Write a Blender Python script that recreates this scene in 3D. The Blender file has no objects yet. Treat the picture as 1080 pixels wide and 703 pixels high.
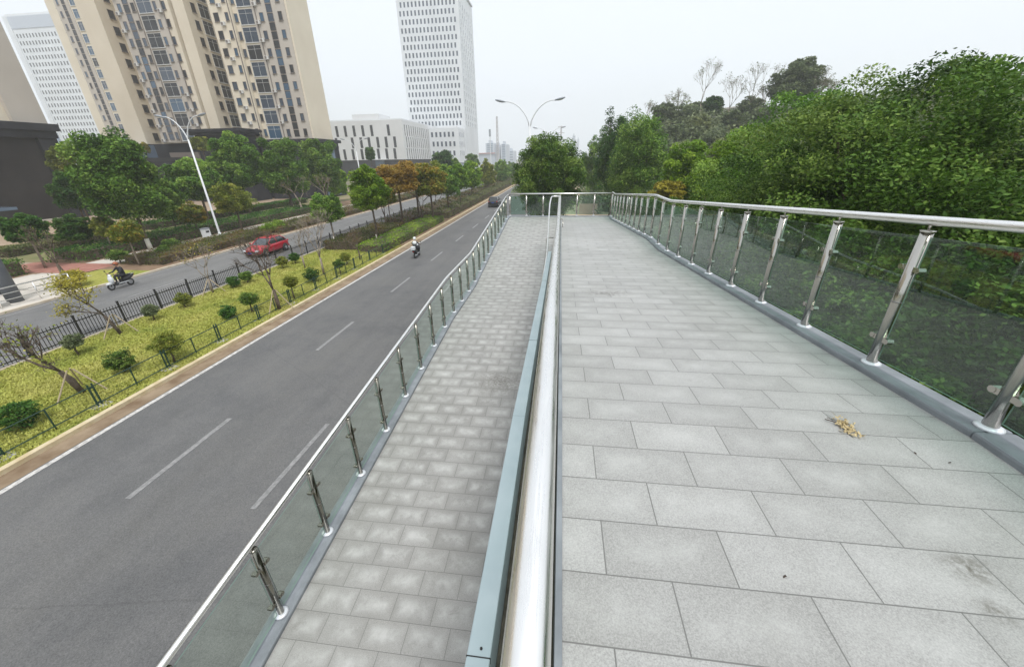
import bpy, bmesh, math, random
import numpy as np
from mathutils import Vector, Matrix
R = math.radians
C = bpy.context.scene.collection
SC = bpy.context.scene

# ------------------------------------------------------------------ camera
F_PX, CX, CY = 398.64, 540.0, 351.5            # measured on the 1080 x 703 photograph
_dn = np.array([16.0, 863.5, F_PX]); _dn /= np.linalg.norm(_dn)
_vp = np.array([53.0, 0.0, F_PX]); _vp[1] = -(_dn[0]*_vp[0] + _dn[2]*F_PX)/_dn[1]
_Y = _vp/np.linalg.norm(_vp); _Z = -_dn; _X = np.cross(_Y, _Z)
RM = np.array([_X, _Y, _Z])
def ray(x, y): return RM @ np.array([x-CX, y-CY, F_PX])
def at(x, y, Y): d = ray(x, y); return Vector(d*(Y/d[1]))          # point at a known distance along the road
def depth(p): return (RM.T @ np.array(p))[2]
cam = bpy.data.cameras.new('camera'); co = bpy.data.objects.new('camera', cam); C.objects.link(co)
cam.sensor_fit = 'HORIZONTAL'; cam.sensor_width = 36; cam.lens = F_PX/1080*36
cam.clip_start = 0.05; cam.clip_end = 6000
m = Matrix.Identity(4)
for i in range(3):
    m[i][0] = RM[i][0]; m[i][1] = -RM[i][1]; m[i][2] = -RM[i][2]
co.matrix_world = m
SC.camera = co

# ------------------------------------------------------------------ light
SUN_EL, SUN_AZ = 62, 150                        # azimuth clockwise from +Y
w = bpy.data.worlds.new('World'); SC.world = w; w.use_nodes = True
nt = w.node_tree; bg = nt.nodes['Background']; bg.inputs[1].default_value = 0.1
sk = nt.nodes.new('ShaderNodeTexSky'); sk.sky_type = 'NISHITA'; sk.sun_disc = False
sk.sun_elevation = R(SUN_EL); sk.sun_rotation = R(SUN_AZ); sk.dust_density = 4; sk.air_density = 1.0
hs = nt.nodes.new('ShaderNodeHueSaturation'); hs.inputs['Saturation'].default_value = 0.35
mx = nt.nodes.new('ShaderNodeMixRGB'); mx.inputs[0].default_value = 0.8
mx.inputs[2].default_value = (6.55, 7.0, 7.5, 1)
nt.links.new(sk.outputs[0], hs.inputs['Color']); nt.links.new(hs.outputs[0], mx.inputs[1]); nt.links.new(mx.outputs[0], bg.inputs[0])
sl = bpy.data.lights.new('sun', 'SUN'); sl.energy = 1.5; sl.angle = R(18); sl.color = (1.0, 0.98, 0.95)
so = bpy.data.objects.new('sun', sl); C.objects.link(so)
sd = Vector((math.sin(R(SUN_AZ))*math.cos(R(SUN_EL)), math.cos(R(SUN_AZ))*math.cos(R(SUN_EL)), math.sin(R(SUN_EL))))
so.rotation_euler = sd.to_track_quat('Z', 'Y').to_euler(); so.location = sd*200
SC.view_settings.view_transform = 'Standard'; SC.view_settings.look = 'None'
SC.view_settings.exposure = 0.76; SC.view_settings.gamma = 1; SC.view_settings.use_curve_mapping = False
SC.render.engine = 'CYCLES'
SC.cycles.max_bounces = 8; SC.cycles.transparent_max_bounces = 16; SC.cycles.volume_bounces = 2
GZ = -7.7                                       # road level, camera at z = 0

# ------------------------------------------------------------------ materials
def mat(name, col, rough=0.6, metal=0.0, spec=0.5):
    M = bpy.data.materials.new(name); M.use_nodes = True
    b = M.node_tree.nodes['Principled BSDF']
    b.inputs['Base Color'].default_value = (*col, 1); b.inputs['Roughness'].default_value = rough
    b.inputs['Metallic'].default_value = metal; b.inputs['Specular IOR Level'].default_value = spec
    return M
def N(M, t): return M.node_tree.nodes.new(t)
def L(M, a, b): M.node_tree.links.new(a, b)
def P(M): return M.node_tree.nodes['Principled BSDF']
def noise(M, scale, detail=4, rough=0.55, vec=None):
    n = N(M, 'ShaderNodeTexNoise'); n.inputs['Scale'].default_value = scale
    n.inputs['Detail'].default_value = detail; n.inputs['Roughness'].default_value = rough
    if vec is None:
        t = N(M, 'ShaderNodeTexCoord'); vec = t.outputs['Object']
    L(M, vec, n.inputs['Vector']); return n
def ramp(M, fac, stops):
    r = N(M, 'ShaderNodeValToRGB'); e = r.color_ramp.elements
    while len(e) < len(stops): e.new(0.5)
    for i, (p, c) in enumerate(stops): e[i].position = p; e[i].color = (*c, 1) if len(c) == 3 else c
    L(M, fac, r.inputs[0]); return r
def mixc(M, fac, a, b, mode='MIX'):
    x = N(M, 'ShaderNodeMixRGB'); x.blend_type = mode
    for i, v in ((0, fac), (1, a), (2, b)):
        if hasattr(v, 'type') and hasattr(v, 'node'): L(M, v, x.inputs[i])
        elif i == 0: x.inputs[0].default_value = v
        else: x.inputs[i].default_value = (*v, 1)
    return x.outputs[0]
def bump(M, h, strength=0.3, dist=0.01):
    b = N(M, 'ShaderNodeBump'); b.inputs['Strength'].default_value = strength; b.inputs['Distance'].default_value = dist
    L(M, h, b.inputs['Height']); L(M, b.outputs[0], P(M).inputs['Normal'])
def mottled(name, c1, c2, scale, rough=0.85, bs=0.0, detail=6, bd=0.01, spec=0.3):
    M = mat(name, c1, rough, 0, spec); n = noise(M, scale, detail)
    r = ramp(M, n.outputs['Fac'], [(0.32, c1), (0.68, c2)]); L(M, r.outputs[0], P(M).inputs['Base Color'])
    if bs: bump(M, n.outputs['Fac'], bs, bd)
    return M

def tile_mat(name, bw, bh, off, c_a, c_b, joint, wear, shift=(0, 0), stain=None):
    M = mat(name, c_a, 0.42, 0, 0.5)
    t = N(M, 'ShaderNodeTexCoord'); mp = N(M, 'ShaderNodeMapping'); L(M, t.outputs['Object'], mp.inputs[0])
    mp.inputs['Location'].default_value = (shift[0], shift[1]+10, 0)   # the ramp's own origin lies at y = 10; mp.inputs['Scale'].default_value = (1, 1, 0)
    # a hint of irregular laying
    br = N(M, 'ShaderNodeTexBrick'); br.offset = off; br.offset_frequency = 2
    br.inputs['Scale'].default_value = 1; br.inputs['Brick Width'].default_value = bw; br.inputs['Row Height'].default_value = bh
    br.inputs['Mortar Size'].default_value = 0.0033; br.inputs['Mortar Smooth'].default_value = 0.1
    br.inputs['Color1'].default_value = (0, 0, 0, 1); br.inputs['Color2'].default_value = (1, 1, 1, 1); br.inputs['Mortar'].default_value = (0.5, 0.5, 0.5, 1)
    L(M, mp.outputs[0], br.inputs['Vector'])
    base = mixc(M, br.outputs['Color'], c_a, c_b)
    big = noise(M, 1.1, 5)
    x1 = N(M, 'ShaderNodeMixRGB'); x1.blend_type = 'MULTIPLY'; x1.inputs[0].default_value = 1
    L(M, base, x1.inputs[1]); L(M, ramp(M, big.outputs['Fac'], [(0.28, (0.90, 0.895, 0.88)), (0.72, (1.06, 1.06, 1.06))]).outputs[0], x1.inputs[2])
    sp = noise(M, 140, 3, 0.7); x2 = N(M, 'ShaderNodeMixRGB'); x2.blend_type = 'MULTIPLY'; x2.inputs[0].default_value = 1
    L(M, x1.outputs[0], x2.inputs[1]); L(M, ramp(M, sp.outputs['Fac'], [(0.3, (0.70, 0.70, 0.70)), (0.7, (1.22, 1.22, 1.22))]).outputs[0], x2.inputs[2])
    # worn pale middle of each tile
    b2 = N(M, 'ShaderNodeTexBrick'); b2.offset = off; b2.offset_frequency = 2
    b2.inputs['Scale'].default_value = 1; b2.inputs['Brick Width'].default_value = bw; b2.inputs['Row Height'].default_value = bh
    b2.inputs['Mortar Size'].default_value = bh*0.49; b2.inputs['Mortar Smooth'].default_value = 1.0
    L(M, mp.outputs[0], b2.inputs['Vector'])
    wn = noise(M, 3.7, 6, 0.7); mul = N(M, 'ShaderNodeMath'); mul.operation = 'MULTIPLY'
    L(M, b2.outputs['Fac'], mul.inputs[0]); mul.inputs[1].default_value = 1.0
    inv = N(M, 'ShaderNodeMath'); inv.operation = 'SUBTRACT'; inv.inputs[0].default_value = 1.0; L(M, mul.outputs[0], inv.inputs[1])
    m2 = N(M, 'ShaderNodeMath'); m2.operation = 'MULTIPLY'; L(M, inv.outputs[0], m2.inputs[0])
    L(M, ramp(M, wn.outputs['Fac'], [(0.36, (0.0, 0.0, 0.0)), (0.64, (1, 1, 1))]).outputs[0], m2.inputs[1])
    m3 = N(M, 'ShaderNodeMath'); m3.operation = 'MULTIPLY'; m3.inputs[1].default_value = wear; L(M, m2.outputs[0], m3.inputs[0])
    col = mixc(M, m3.outputs[0], x2.outputs[0], (0.56, 0.56, 0.54))
    # dirt blotches
    dn = noise(M, 2.6, 7, 0.65)
    col = mixc(M, ramp(M, dn.outputs['Fac'], [(0.58, (0, 0, 0)), (0.82, (0.32, 0.32, 0.32))]).outputs[0], col, (0.2, 0.195, 0.175))
    if stain:
        for (sx, sy, rx, ry) in stain:
            mp2 = N(M, 'ShaderNodeMapping'); L(M, t.outputs['Object'], mp2.inputs[0])
            mp2.inputs['Location'].default_value = (-sx/rx, -(sy-10)/ry, 0); mp2.inputs['Scale'].default_value = (1/rx, 1/ry, 0)
            g = N(M, 'ShaderNodeTexGradient'); g.gradient_type = 'SPHERICAL'; L(M, mp2.outputs[0], g.inputs[0])
            sn = noise(M, 22, 5, 0.7); mm = N(M, 'ShaderNodeMath'); mm.operation = 'MULTIPLY'
            L(M, g.outputs[0], mm.inputs[0]); L(M, ramp(M, sn.outputs['Fac'], [(0.42, (0, 0, 0)), (0.6, (1, 1, 1))]).outputs[0], mm.inputs[1])
            col = mixc(M, mm.outputs[0], col, (0.13, 0.12, 0.1))
    col = mixc(M, br.outputs['Fac'], col, joint)
    L(M, col, P(M).inputs['Base Color'])
    ad = N(M, 'ShaderNodeMath'); ad.operation = 'SUBTRACT'; L(M, sp.outputs['Fac'], ad.inputs[0]); L(M, br.outputs['Fac'], ad.inputs[1])
    bump(M, ad.outputs[0], 0.35, 0.004)
    return M

def glass_mat(name, tint, rough=0.0):
    M = bpy.data.materials.new(name); M.use_nodes = True; t = M.node_tree
    for n in list(t.nodes): t.nodes.remove(n)
    o = t.nodes.new('ShaderNodeOutputMaterial'); tr = t.nodes.new('ShaderNodeBsdfTransparent'); gl = t.nodes.new('ShaderNodeBsdfGlossy')
    tr.inputs[0].default_value = (*tint, 1); gl.inputs['Roughness'].default_value = rough; gl.inputs[0].default_value = (0.9, 1, 0.95, 1)
    fr = t.nodes.new('ShaderNodeFresnel'); ge = t.nodes.new('ShaderNodeNewGeometry'); mr = t.nodes.new('ShaderNodeMapRange')
    mr.inputs[3].default_value = 1.52; mr.inputs[4].default_value = 1/1.52      # the sheet is thin: same reflectance from either side
    t.links.new(ge.outputs['Backfacing'], mr.inputs[0]); t.links.new(mr.outputs[0], fr.inputs[0])
    # both faces of the pane reflect: 2R / (1 + R)
    k2 = t.nodes.new('ShaderNodeMath'); k2.operation = 'MULTIPLY'; k2.inputs[1].default_value = 2; t.links.new(fr.outputs[0], k2.inputs[0])
    k1 = t.nodes.new('ShaderNodeMath'); k1.operation = 'ADD'; k1.inputs[1].default_value = 1; t.links.new(fr.outputs[0], k1.inputs[0])
    kd = t.nodes.new('ShaderNodeMath'); kd.operation = 'DIVIDE'; t.links.new(k2.outputs[0], kd.inputs[0]); t.links.new(k1.outputs[0], kd.inputs[1])
    mxs = t.nodes.new('ShaderNodeMixShader'); t.links.new(kd.outputs[0], mxs.inputs[0]); t.links.new(tr.outputs[0], mxs.inputs[1]); t.links.new(gl.outputs[0], mxs.inputs[2])
    df = t.nodes.new('ShaderNodeBsdfDiffuse'); df.inputs[0].default_value = (0.34, 0.37, 0.33, 1)
    tc = t.nodes.new('ShaderNodeTexCoord'); mp = t.nodes.new('ShaderNodeMapping'); mp.inputs['Scale'].default_value = (1, 1, 0.35); t.links.new(tc.outputs['Object'], mp.inputs[0])
    dn = t.nodes.new('ShaderNodeTexNoise'); dn.inputs['Scale'].default_value = 5; dn.inputs['Detail'].default_value = 7; dn.inputs['Roughness'].default_value = 0.7; t.links.new(mp.outputs[0], dn.inputs['Vector'])
    dr = t.nodes.new('ShaderNodeMapRange'); dr.inputs[1].default_value = 0.35; dr.inputs[2].default_value = 0.8; dr.inputs[3].default_value = 0.02; dr.inputs[4].default_value = 0.06; t.links.new(dn.outputs['Fac'], dr.inputs[0])
    m3 = t.nodes.new('ShaderNodeMixShader'); t.links.new(dr.outputs[0], m3.inputs[0]); t.links.new(mxs.outputs[0], m3.inputs[1]); t.links.new(df.outputs[0], m3.inputs[2])
    t.links.new(m3.outputs[0], o.inputs[0]); return M

def foliage_mat(name, c1, c2, c3, trans=0.24):
    M = mat(name, c1, 0.55, 0, 0.18)
    a = N(M, 'ShaderNodeAttribute'); a.attribute_name = 'tint'; oi = N(M, 'ShaderNodeObjectInfo')
    r = ramp(M, a.outputs['Fac'], [(0.05, c1), (0.55, c2), (0.97, c3)])
    h = N(M, 'ShaderNodeHueSaturation'); L(M, r.outputs[0], h.inputs['Color'])
    mr = N(M, 'ShaderNodeMapRange'); mr.inputs[3].default_value = 0.82; mr.inputs[4].default_value = 1.18
    L(M, oi.outputs['Random'], mr.inputs[0]); L(M, mr.outputs[0], h.inputs['Value'])
    L(M, h.outputs[0], P(M).inputs['Base Color'])
    tb = N(M, 'ShaderNodeBsdfTranslucent'); L(M, h.outputs[0], tb.inputs[0])
    ms = N(M, 'ShaderNodeMixShader'); ms.inputs[0].default_value = trans
    L(M, P(M).outputs[0], ms.inputs[1]); L(M, tb.outputs[0], ms.inputs[2])
    L(M, ms.outputs[0], M.node_tree.nodes['Material Output'].inputs[0])
    return M

def steel_mat(name, col, rough):
    M = mat(name, col, rough, 1.0)
    t = N(M, 'ShaderNodeTexCoord'); mp = N(M, 'ShaderNodeMapping'); mp.inputs['Scale'].default_value = (40, 1.5, 40); L(M, t.outputs['Object'], mp.inputs[0])
    n = noise(M, 3, 5, 0.6, mp.outputs[0])
    r = ramp(M, n.outputs['Fac'], [(0.3, (rough*0.6,)*3), (0.75, (rough*1.7,)*3)]); L(M, r.outputs[0], P(M).inputs['Roughness'])
    n2 = noise(M, 6, 6, 0.7); c = mixc(M, ramp(M, n2.outputs['Fac'], [(0.5, (0, 0, 0)), (0.8, (0.22, 0.22, 0.22))]).outputs[0], col, tuple(x*0.7 for x in col))
    L(M, c, P(M).inputs['Base Color']); return M

MT = {}
MT['tile_r'] = tile_mat('granite_tiles', 0.6, 0.3, 0.5, (0.315, 0.312, 0.30), (0.385, 0.382, 0.37), (0.15, 0.148, 0.14), 0.32, (0.02, 0.0),
                        stain=[(2.0, 1.42, 0.16, 0.12), (1.93, 1.22, 0.09, 0.07), (2.75, 1.2, 0.12, 0.05), (0.85, 6.3, 0.5, 0.3)])
MT['tile_l'] = tile_mat('grey_pavers', 0.5, 0.3, 0.5, (0.265, 0.26, 0.245), (0.315, 0.31, 0.293), (0.155, 0.151, 0.142), 0.6, (0.1, -0.05),
                        stain=[(-1.2, 7.2, 0.7, 0.6)])
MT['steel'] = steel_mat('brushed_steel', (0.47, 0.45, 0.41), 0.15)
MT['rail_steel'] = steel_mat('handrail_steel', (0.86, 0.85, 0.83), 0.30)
MT['steel_left'] = steel_mat('darker_steel', (0.24, 0.23, 0.195), 0.16)  # darker steel colour for the left railing's posts and clamps
MT['steel_dark'] = steel_mat('ring_steel', (0.3, 0.29, 0.28), 0.3)
MT['flange'] = mat('flange_white', (0.72, 0.74, 0.77), 0.35, 0.3)
MT['rubber'] = mat('rubber', (0.02, 0.02, 0.02), 0.7)
MT['glass_r'] = glass_mat('dark_green_glass', (0.44, 0.64, 0.53))
MT['glass_l'] = glass_mat('pale_green_glass', (0.89, 0.96, 0.89))
MT['glass_edge'] = mat('glass_edge', (0.15, 0.22, 0.185), 0.3)
MT['kerb_steel'] = mottled('grey_painted_steel', (0.165, 0.18, 0.195), (0.265, 0.285, 0.305), 3.2, 0.5, 0.15, 9)
MT['coping'] = mottled('pale_blue_paint', (0.335, 0.405, 0.43), (0.385, 0.45, 0.475), 4, 0.45, 0.05)
MT['grime'] = mottled('grimy_steel', (0.035, 0.032, 0.026), (0.10, 0.09, 0.07), 14, 0.8, 0.3)
MT['concrete'] = mottled('concrete', (0.34, 0.33, 0.31), (0.46, 0.45, 0.42), 1.5, 0.85, 0.2)
def asphalt(name, k, lanes=()):
    M = mat(name, (0.06,)*3, 0.85, 0, 0.3)
    n1 = noise(M, 45, 5, 0.75); t = N(M, 'ShaderNodeTexCoord'); mp = N(M, 'ShaderNodeMapping'); mp.inputs['Scale'].default_value = (0.9, 0.05, 1); L(M, t.outputs['Object'], mp.inputs[0])
    n2 = noise(M, 1.2, 6, 0.6, mp.outputs[0]); n3 = noise(M, 0.35, 8, 0.75)
    a = ramp(M, n1.outputs['Fac'], [(0.28, (0.070*k, 0.070*k, 0.070*k)), (0.74, (0.205*k, 0.203*k, 0.199*k))]).outputs[0]
    b = mixc(M, 1.0, a, ramp(M, n2.outputs['Fac'], [(0.3, (0.88,)*3), (0.72, (1.08,)*3)]).outputs[0], 'MULTIPLY')
    c = mixc(M, 1.0, b, ramp(M, n3.outputs['Fac'], [(0.32, (0.80, 0.81, 0.83)), (0.5, (1.0,)*3), (0.7, (1.1, 1.09, 1.06))]).outputs[0], 'MULTIPLY')
    n4 = noise(M, 0.9, 9, 0.8); c = mixc(M, ramp(M, n4.outputs['Fac'], [(0.62, (0, 0, 0)), (0.78, (0.45,)*3)]).outputs[0], c, (0.05, 0.05, 0.05))
    # thin wandering cracks
    v = N(M, 'ShaderNodeTexVoronoi'); v.feature = 'DISTANCE_TO_EDGE'; v.inputs['Scale'].default_value = 0.16
    dv = N(M, 'ShaderNodeMixRGB'); dv.inputs[0].default_value = 0.12; L(M, t.outputs['Object'], dv.inputs[1]); L(M, noise(M, 1.6, 5).outputs['Color'], dv.inputs[2]); L(M, dv.outputs[0], v.inputs['Vector'])
    c = mixc(M, ramp(M, v.outputs['Distance'], [(0.0, (0.22,)*3), (0.0018, (0, 0, 0))]).outputs[0], c, (0.04, 0.04, 0.04))
    L(M, c, P(M).inputs['Base Color']); bump(M, n1.outputs['Fac'], 0.3, 0.01); return M
MT['asphalt'] = asphalt('asphalt', 1.0); MT['asphalt2'] = asphalt('asphalt_far', 1.25)
def paint_mat(name, c1, worn, lo=0.42, hi=0.62):
    M = mat(name, c1, 0.6); n = noise(M, 9, 6, 0.75); L(M, ramp(M, n.outputs['Fac'], [(lo, worn), (hi, c1)]).outputs[0], P(M).inputs['Base Color']); return M
MT['line'] = paint_mat('road_paint', (0.60, 0.58, 0.55), (0.27, 0.26, 0.25), 0.36, 0.56)
MT['dash'] = paint_mat('worn_road_paint', (0.32, 0.315, 0.31), (0.17, 0.17, 0.17), 0.38, 0.68)
MT['gutter'] = mottled('muddy_gutter', (0.17, 0.115, 0.07), (0.30, 0.23, 0.155), 1.5, 0.9, 0.2)
MT['kerb'] = mottled('kerb_stone', (0.50, 0.40, 0.24), (0.62, 0.54, 0.38), 3, 0.8, 0.2)
MT['kerb_far'] = mottled('kerb_stone_far', (0.48, 0.40, 0.30), (0.6, 0.54, 0.45), 2, 0.8)
MT['soil'] = mottled('soil', (0.17, 0.11, 0.07), (0.29, 0.20, 0.13), 0.8, 0.95, 0.3, 8, 0.05)
MT['ground'] = mottled('earth_and_weeds', (0.09, 0.10, 0.05), (0.20, 0.17, 0.11), 0.15, 0.95, 0.2, 8, 0.1)
MT['weedy'] = mottled('weedy_ground', (0.13, 0.15, 0.05), (0.30, 0.235, 0.15), 0.25, 0.95, 0.2, 8)
MT['plaza'] = mottled('tan_paving', (0.29, 0.215, 0.15), (0.40, 0.31, 0.23), 0.3, 0.85)
MT['pave'] = mottled('pale_paving', (0.48, 0.44, 0.39), (0.6, 0.56, 0.5), 0.6, 0.85)
MT['redpave'] = mottled('red_pavers', (0.30, 0.13, 0.10), (0.40, 0.20, 0.16), 2, 0.85)
def lawn_mat():
    M = mat('lawn', (0.2, 0.2, 0.05), 0.9, 0, 0.2); a = noise(M, 0.5, 6, 0.65); b = noise(M, 6, 5, 0.7)
    c = ramp(M, a.outputs['Fac'], [(0.28, (0.20, 0.24, 0.045)), (0.46, (0.33, 0.34, 0.07)), (0.72, (0.43, 0.40, 0.11))]).outputs[0]
    d = mixc(M, 1.0, c, ramp(M, b.outputs['Fac'], [(0.3, (0.6,)*3), (0.7, (1.1,)*3)]).outputs[0], 'MULTIPLY')
    L(M, d, P(M).inputs['Base Color']); bump(M, b.outputs['Fac'], 0.6, 0.05); return M
MT['lawn'] = lawn_mat()
def blade_mat():
    M = mat('grass_blades', (0.2, 0.2, 0.05), 0.7, 0, 0.2); a = noise(M, 0.5, 6, 0.65); t = N(M, 'ShaderNodeAttribute'); t.attribute_name = 'tint'
    c = ramp(M, a.outputs['Fac'], [(0.28, (0.22, 0.27, 0.05)), (0.46, (0.36, 0.38, 0.08)), (0.72, (0.46, 0.43, 0.13))]).outputs[0]
    d = mixc(M, 1.0, c, ramp(M, t.outputs['Fac'], [(0.0, (0.86,)*3), (1.0, (1.08,)*3)]).outputs[0], 'MULTIPLY')
    L(M, d, P(M).inputs['Base Color']); return M
MT['blades'] = blade_mat()
MT['bark'] = mottled('bark', (0.07, 0.052, 0.038), (0.16, 0.125, 0.095), 6, 0.9, 0.4)
MT['bark_pale'] = mottled('pale_bark', (0.20, 0.16, 0.125), (0.33, 0.28, 0.23), 6, 0.9, 0.3)
MT['lime'] = mat('whitewash', (0.6, 0.57, 0.5), 0.8)
MT['wood_stake'] = mat('stake', (0.42, 0.34, 0.23), 0.8)
MT['f_camphor'] = foliage_mat('camphor_leaves', (0.026, 0.068, 0.010), (0.090, 0.175, 0.022), (0.27, 0.37, 0.075))
MT['f_bright'] = foliage_mat('bright_leaves', (0.06, 0.14, 0.008), (0.16, 0.29, 0.016), (0.34, 0.46, 0.05))
MT['f_dark'] = foliage_mat('dark_leaves', (0.018, 0.065, 0.010), (0.045, 0.125, 0.018), (0.13, 0.23, 0.04))
MT['f_olive'] = foliage_mat('olive_leaves', (0.09, 0.13, 0.015), (0.20, 0.24, 0.03), (0.38, 0.36, 0.07))
MT['f_yellow'] = foliage_mat('yellow_leaves', (0.175, 0.158, 0.021), (0.325, 0.289, 0.032), (0.525, 0.446, 0.064))
MT['f_orange'] = foliage_mat('orange_leaves', (0.24, 0.16, 0.025), (0.44, 0.27, 0.045), (0.52, 0.42, 0.09))
MT['f_mixed'] = foliage_mat('turning_leaves', (0.09, 0.15, 0.015), (0.22, 0.25, 0.03), (0.44, 0.28, 0.05))
MT['f_maroon'] = foliage_mat('maroon_leaves', (0.05, 0.07, 0.012), (0.095, 0.11, 0.02), (0.17, 0.09, 0.035))
MT['f_pale'] = foliage_mat('pale_hill_leaves', (0.125, 0.158, 0.053), (0.225, 0.263, 0.096), (0.350, 0.381, 0.159))
MT['f_scrub'] = foliage_mat('scrub_leaves', (0.085, 0.12, 0.055), (0.165, 0.205, 0.095), (0.26, 0.29, 0.15))
MT['f_hedge'] = foliage_mat('hedge_leaves', (0.055, 0.08, 0.025), (0.12, 0.145, 0.045), (0.20, 0.20, 0.08))
MT['f_left'] = foliage_mat('fresh_camphor_leaves', (0.042, 0.105, 0.014), (0.125, 0.245, 0.032), (0.33, 0.45, 0.09))
MT['black_metal'] = mat('black_metal', (0.018, 0.018, 0.02), 0.45)
MT['green_metal'] = mat('dark_green_metal', (0.012, 0.045, 0.028), 0.45)
MT['white_metal'] = mat('white_metal', (0.66, 0.67, 0.68), 0.4)
MT['lamp_head'] = mat('lamp_head', (0.28, 0.30, 0.33), 0.4)
MT['lamp_lens'] = mat('lamp_lens', (0.5, 0.52, 0.54), 0.15)
MT['beige'] = mottled('beige_stucco', (0.63, 0.56, 0.445), (0.70, 0.63, 0.51), 0.15, 0.9, 0)
MT['beige_grey'] = mottled('greyish_stucco', (0.44, 0.40, 0.35), (0.51, 0.465, 0.41), 0.15, 0.9, 0)
MT['dark_stone'] = mottled('dark_stone', (0.020, 0.021, 0.026), (0.036, 0.037, 0.044), 0.4, 0.75, spec=0.2)
MT['grey_stone'] = mottled('grey_stone', (0.10, 0.11, 0.125), (0.15, 0.16, 0.175), 0.6, 0.5)
MT['dark_brown'] = mottled('dark_brown_cladding', (0.022, 0.019, 0.020), (0.038, 0.034, 0.034), 0.3, 0.75, spec=0.2)
MT['wpanel'] = mottled('white_panels', (0.62, 0.64, 0.66), (0.70, 0.72, 0.74), 0.1, 0.7)
MT['wpanel2'] = mottled('grey_white_panels', (0.60, 0.605, 0.61), (0.67, 0.675, 0.68), 0.12, 0.75)
MT['win'] = mat('window_glass', (0.05, 0.07, 0.10), 0.08, 0, 0.8)
MT['win_b'] = mat('bluish_window_glass', (0.05, 0.10, 0.16), 0.08, 0, 0.8)
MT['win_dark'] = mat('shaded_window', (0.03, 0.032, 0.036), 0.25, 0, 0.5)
MT['frame'] = mat('window_frame', (0.58, 0.58, 0.56), 0.5)
MT['frame_d'] = mat('dark_window_frame', (0.18, 0.15, 0.13), 0.5)
MT['ac'] = mat('ac_unit', (0.6, 0.6, 0.58), 0.6)
MT['curtain'] = mat('curtain_wall', (0.16, 0.22, 0.30), 0.15, 0.2, 0.6)
MT['red_paint'] = mat('red_car_paint', (0.42, 0.012, 0.03), 0.22, 0.1, 0.6); P(MT['red_paint']).inputs['Coat Weight'].default_value = 0.6
MT['black_paint'] = mat('black_car_paint', (0.02, 0.02, 0.024), 0.2, 0.1, 0.6)
MT['car_glass'] = mat('car_glass', (0.03, 0.035, 0.04), 0.05, 0, 0.9)
MT['tyre'] = mat('tyre', (0.02, 0.02, 0.02), 0.8)
MT['rim'] = mat('alloy_rim', (0.55, 0.56, 0.58), 0.3, 0.9)
MT['headlight'] = mat('headlight_glass', (0.7, 0.72, 0.75), 0.1, 0.1)
MT['taillight'] = mat('taillight_glass', (0.35, 0.01, 0.015), 0.2)
MT['plate_blue'] = mat('blue_plate', (0.02, 0.06, 0.3), 0.4)
MT['cloth_black'] = mat('black_cloth', (0.018, 0.019, 0.024), 0.85)
MT['cloth_grey'] = mat('grey_cloth', (0.045, 0.047, 0.05), 0.85)
MT['skin'] = mat('skin', (0.42, 0.25, 0.17), 0.55)
MT['helmet_orange'] = mat('orange_helmet', (0.30, 0.085, 0.03), 0.35)
MT['helmet_white'] = mat('white_helmet', (0.7, 0.72, 0.7), 0.3)
MT['scooter_white'] = mat('scooter_white', (0.62, 0.64, 0.65), 0.3)
MT['scooter_black'] = mat('scooter_black', (0.02, 0.02, 0.022), 0.35)
MT['pink'] = mottled('pink_hoarding', (0.52, 0.32, 0.28), (0.66, 0.45, 0.40), 0.6, 0.85)
MT['sand'] = mottled('sandy_path', (0.40, 0.32, 0.21), (0.52, 0.43, 0.31), 0.5, 0.9)
MT['hill'] = mottled('hillside', (0.09, 0.115, 0.05), (0.16, 0.165, 0.085), 0.05, 0.95, 0.3, 8, 0.5)
MT['straw'] = mat('dry_straw', (0.50, 0.40, 0.22), 0.8); MT['twig'] = mat('twig', (0.07, 0.05, 0.04), 0.9)
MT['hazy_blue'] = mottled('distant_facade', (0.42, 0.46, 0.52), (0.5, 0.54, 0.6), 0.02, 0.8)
MT['lattice'] = mat('lattice_steel', (0.45, 0.42, 0.42), 0.5)
MT['roof_red'] = mat('signal_red', (0.5, 0.12, 0.1), 0.6)

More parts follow.
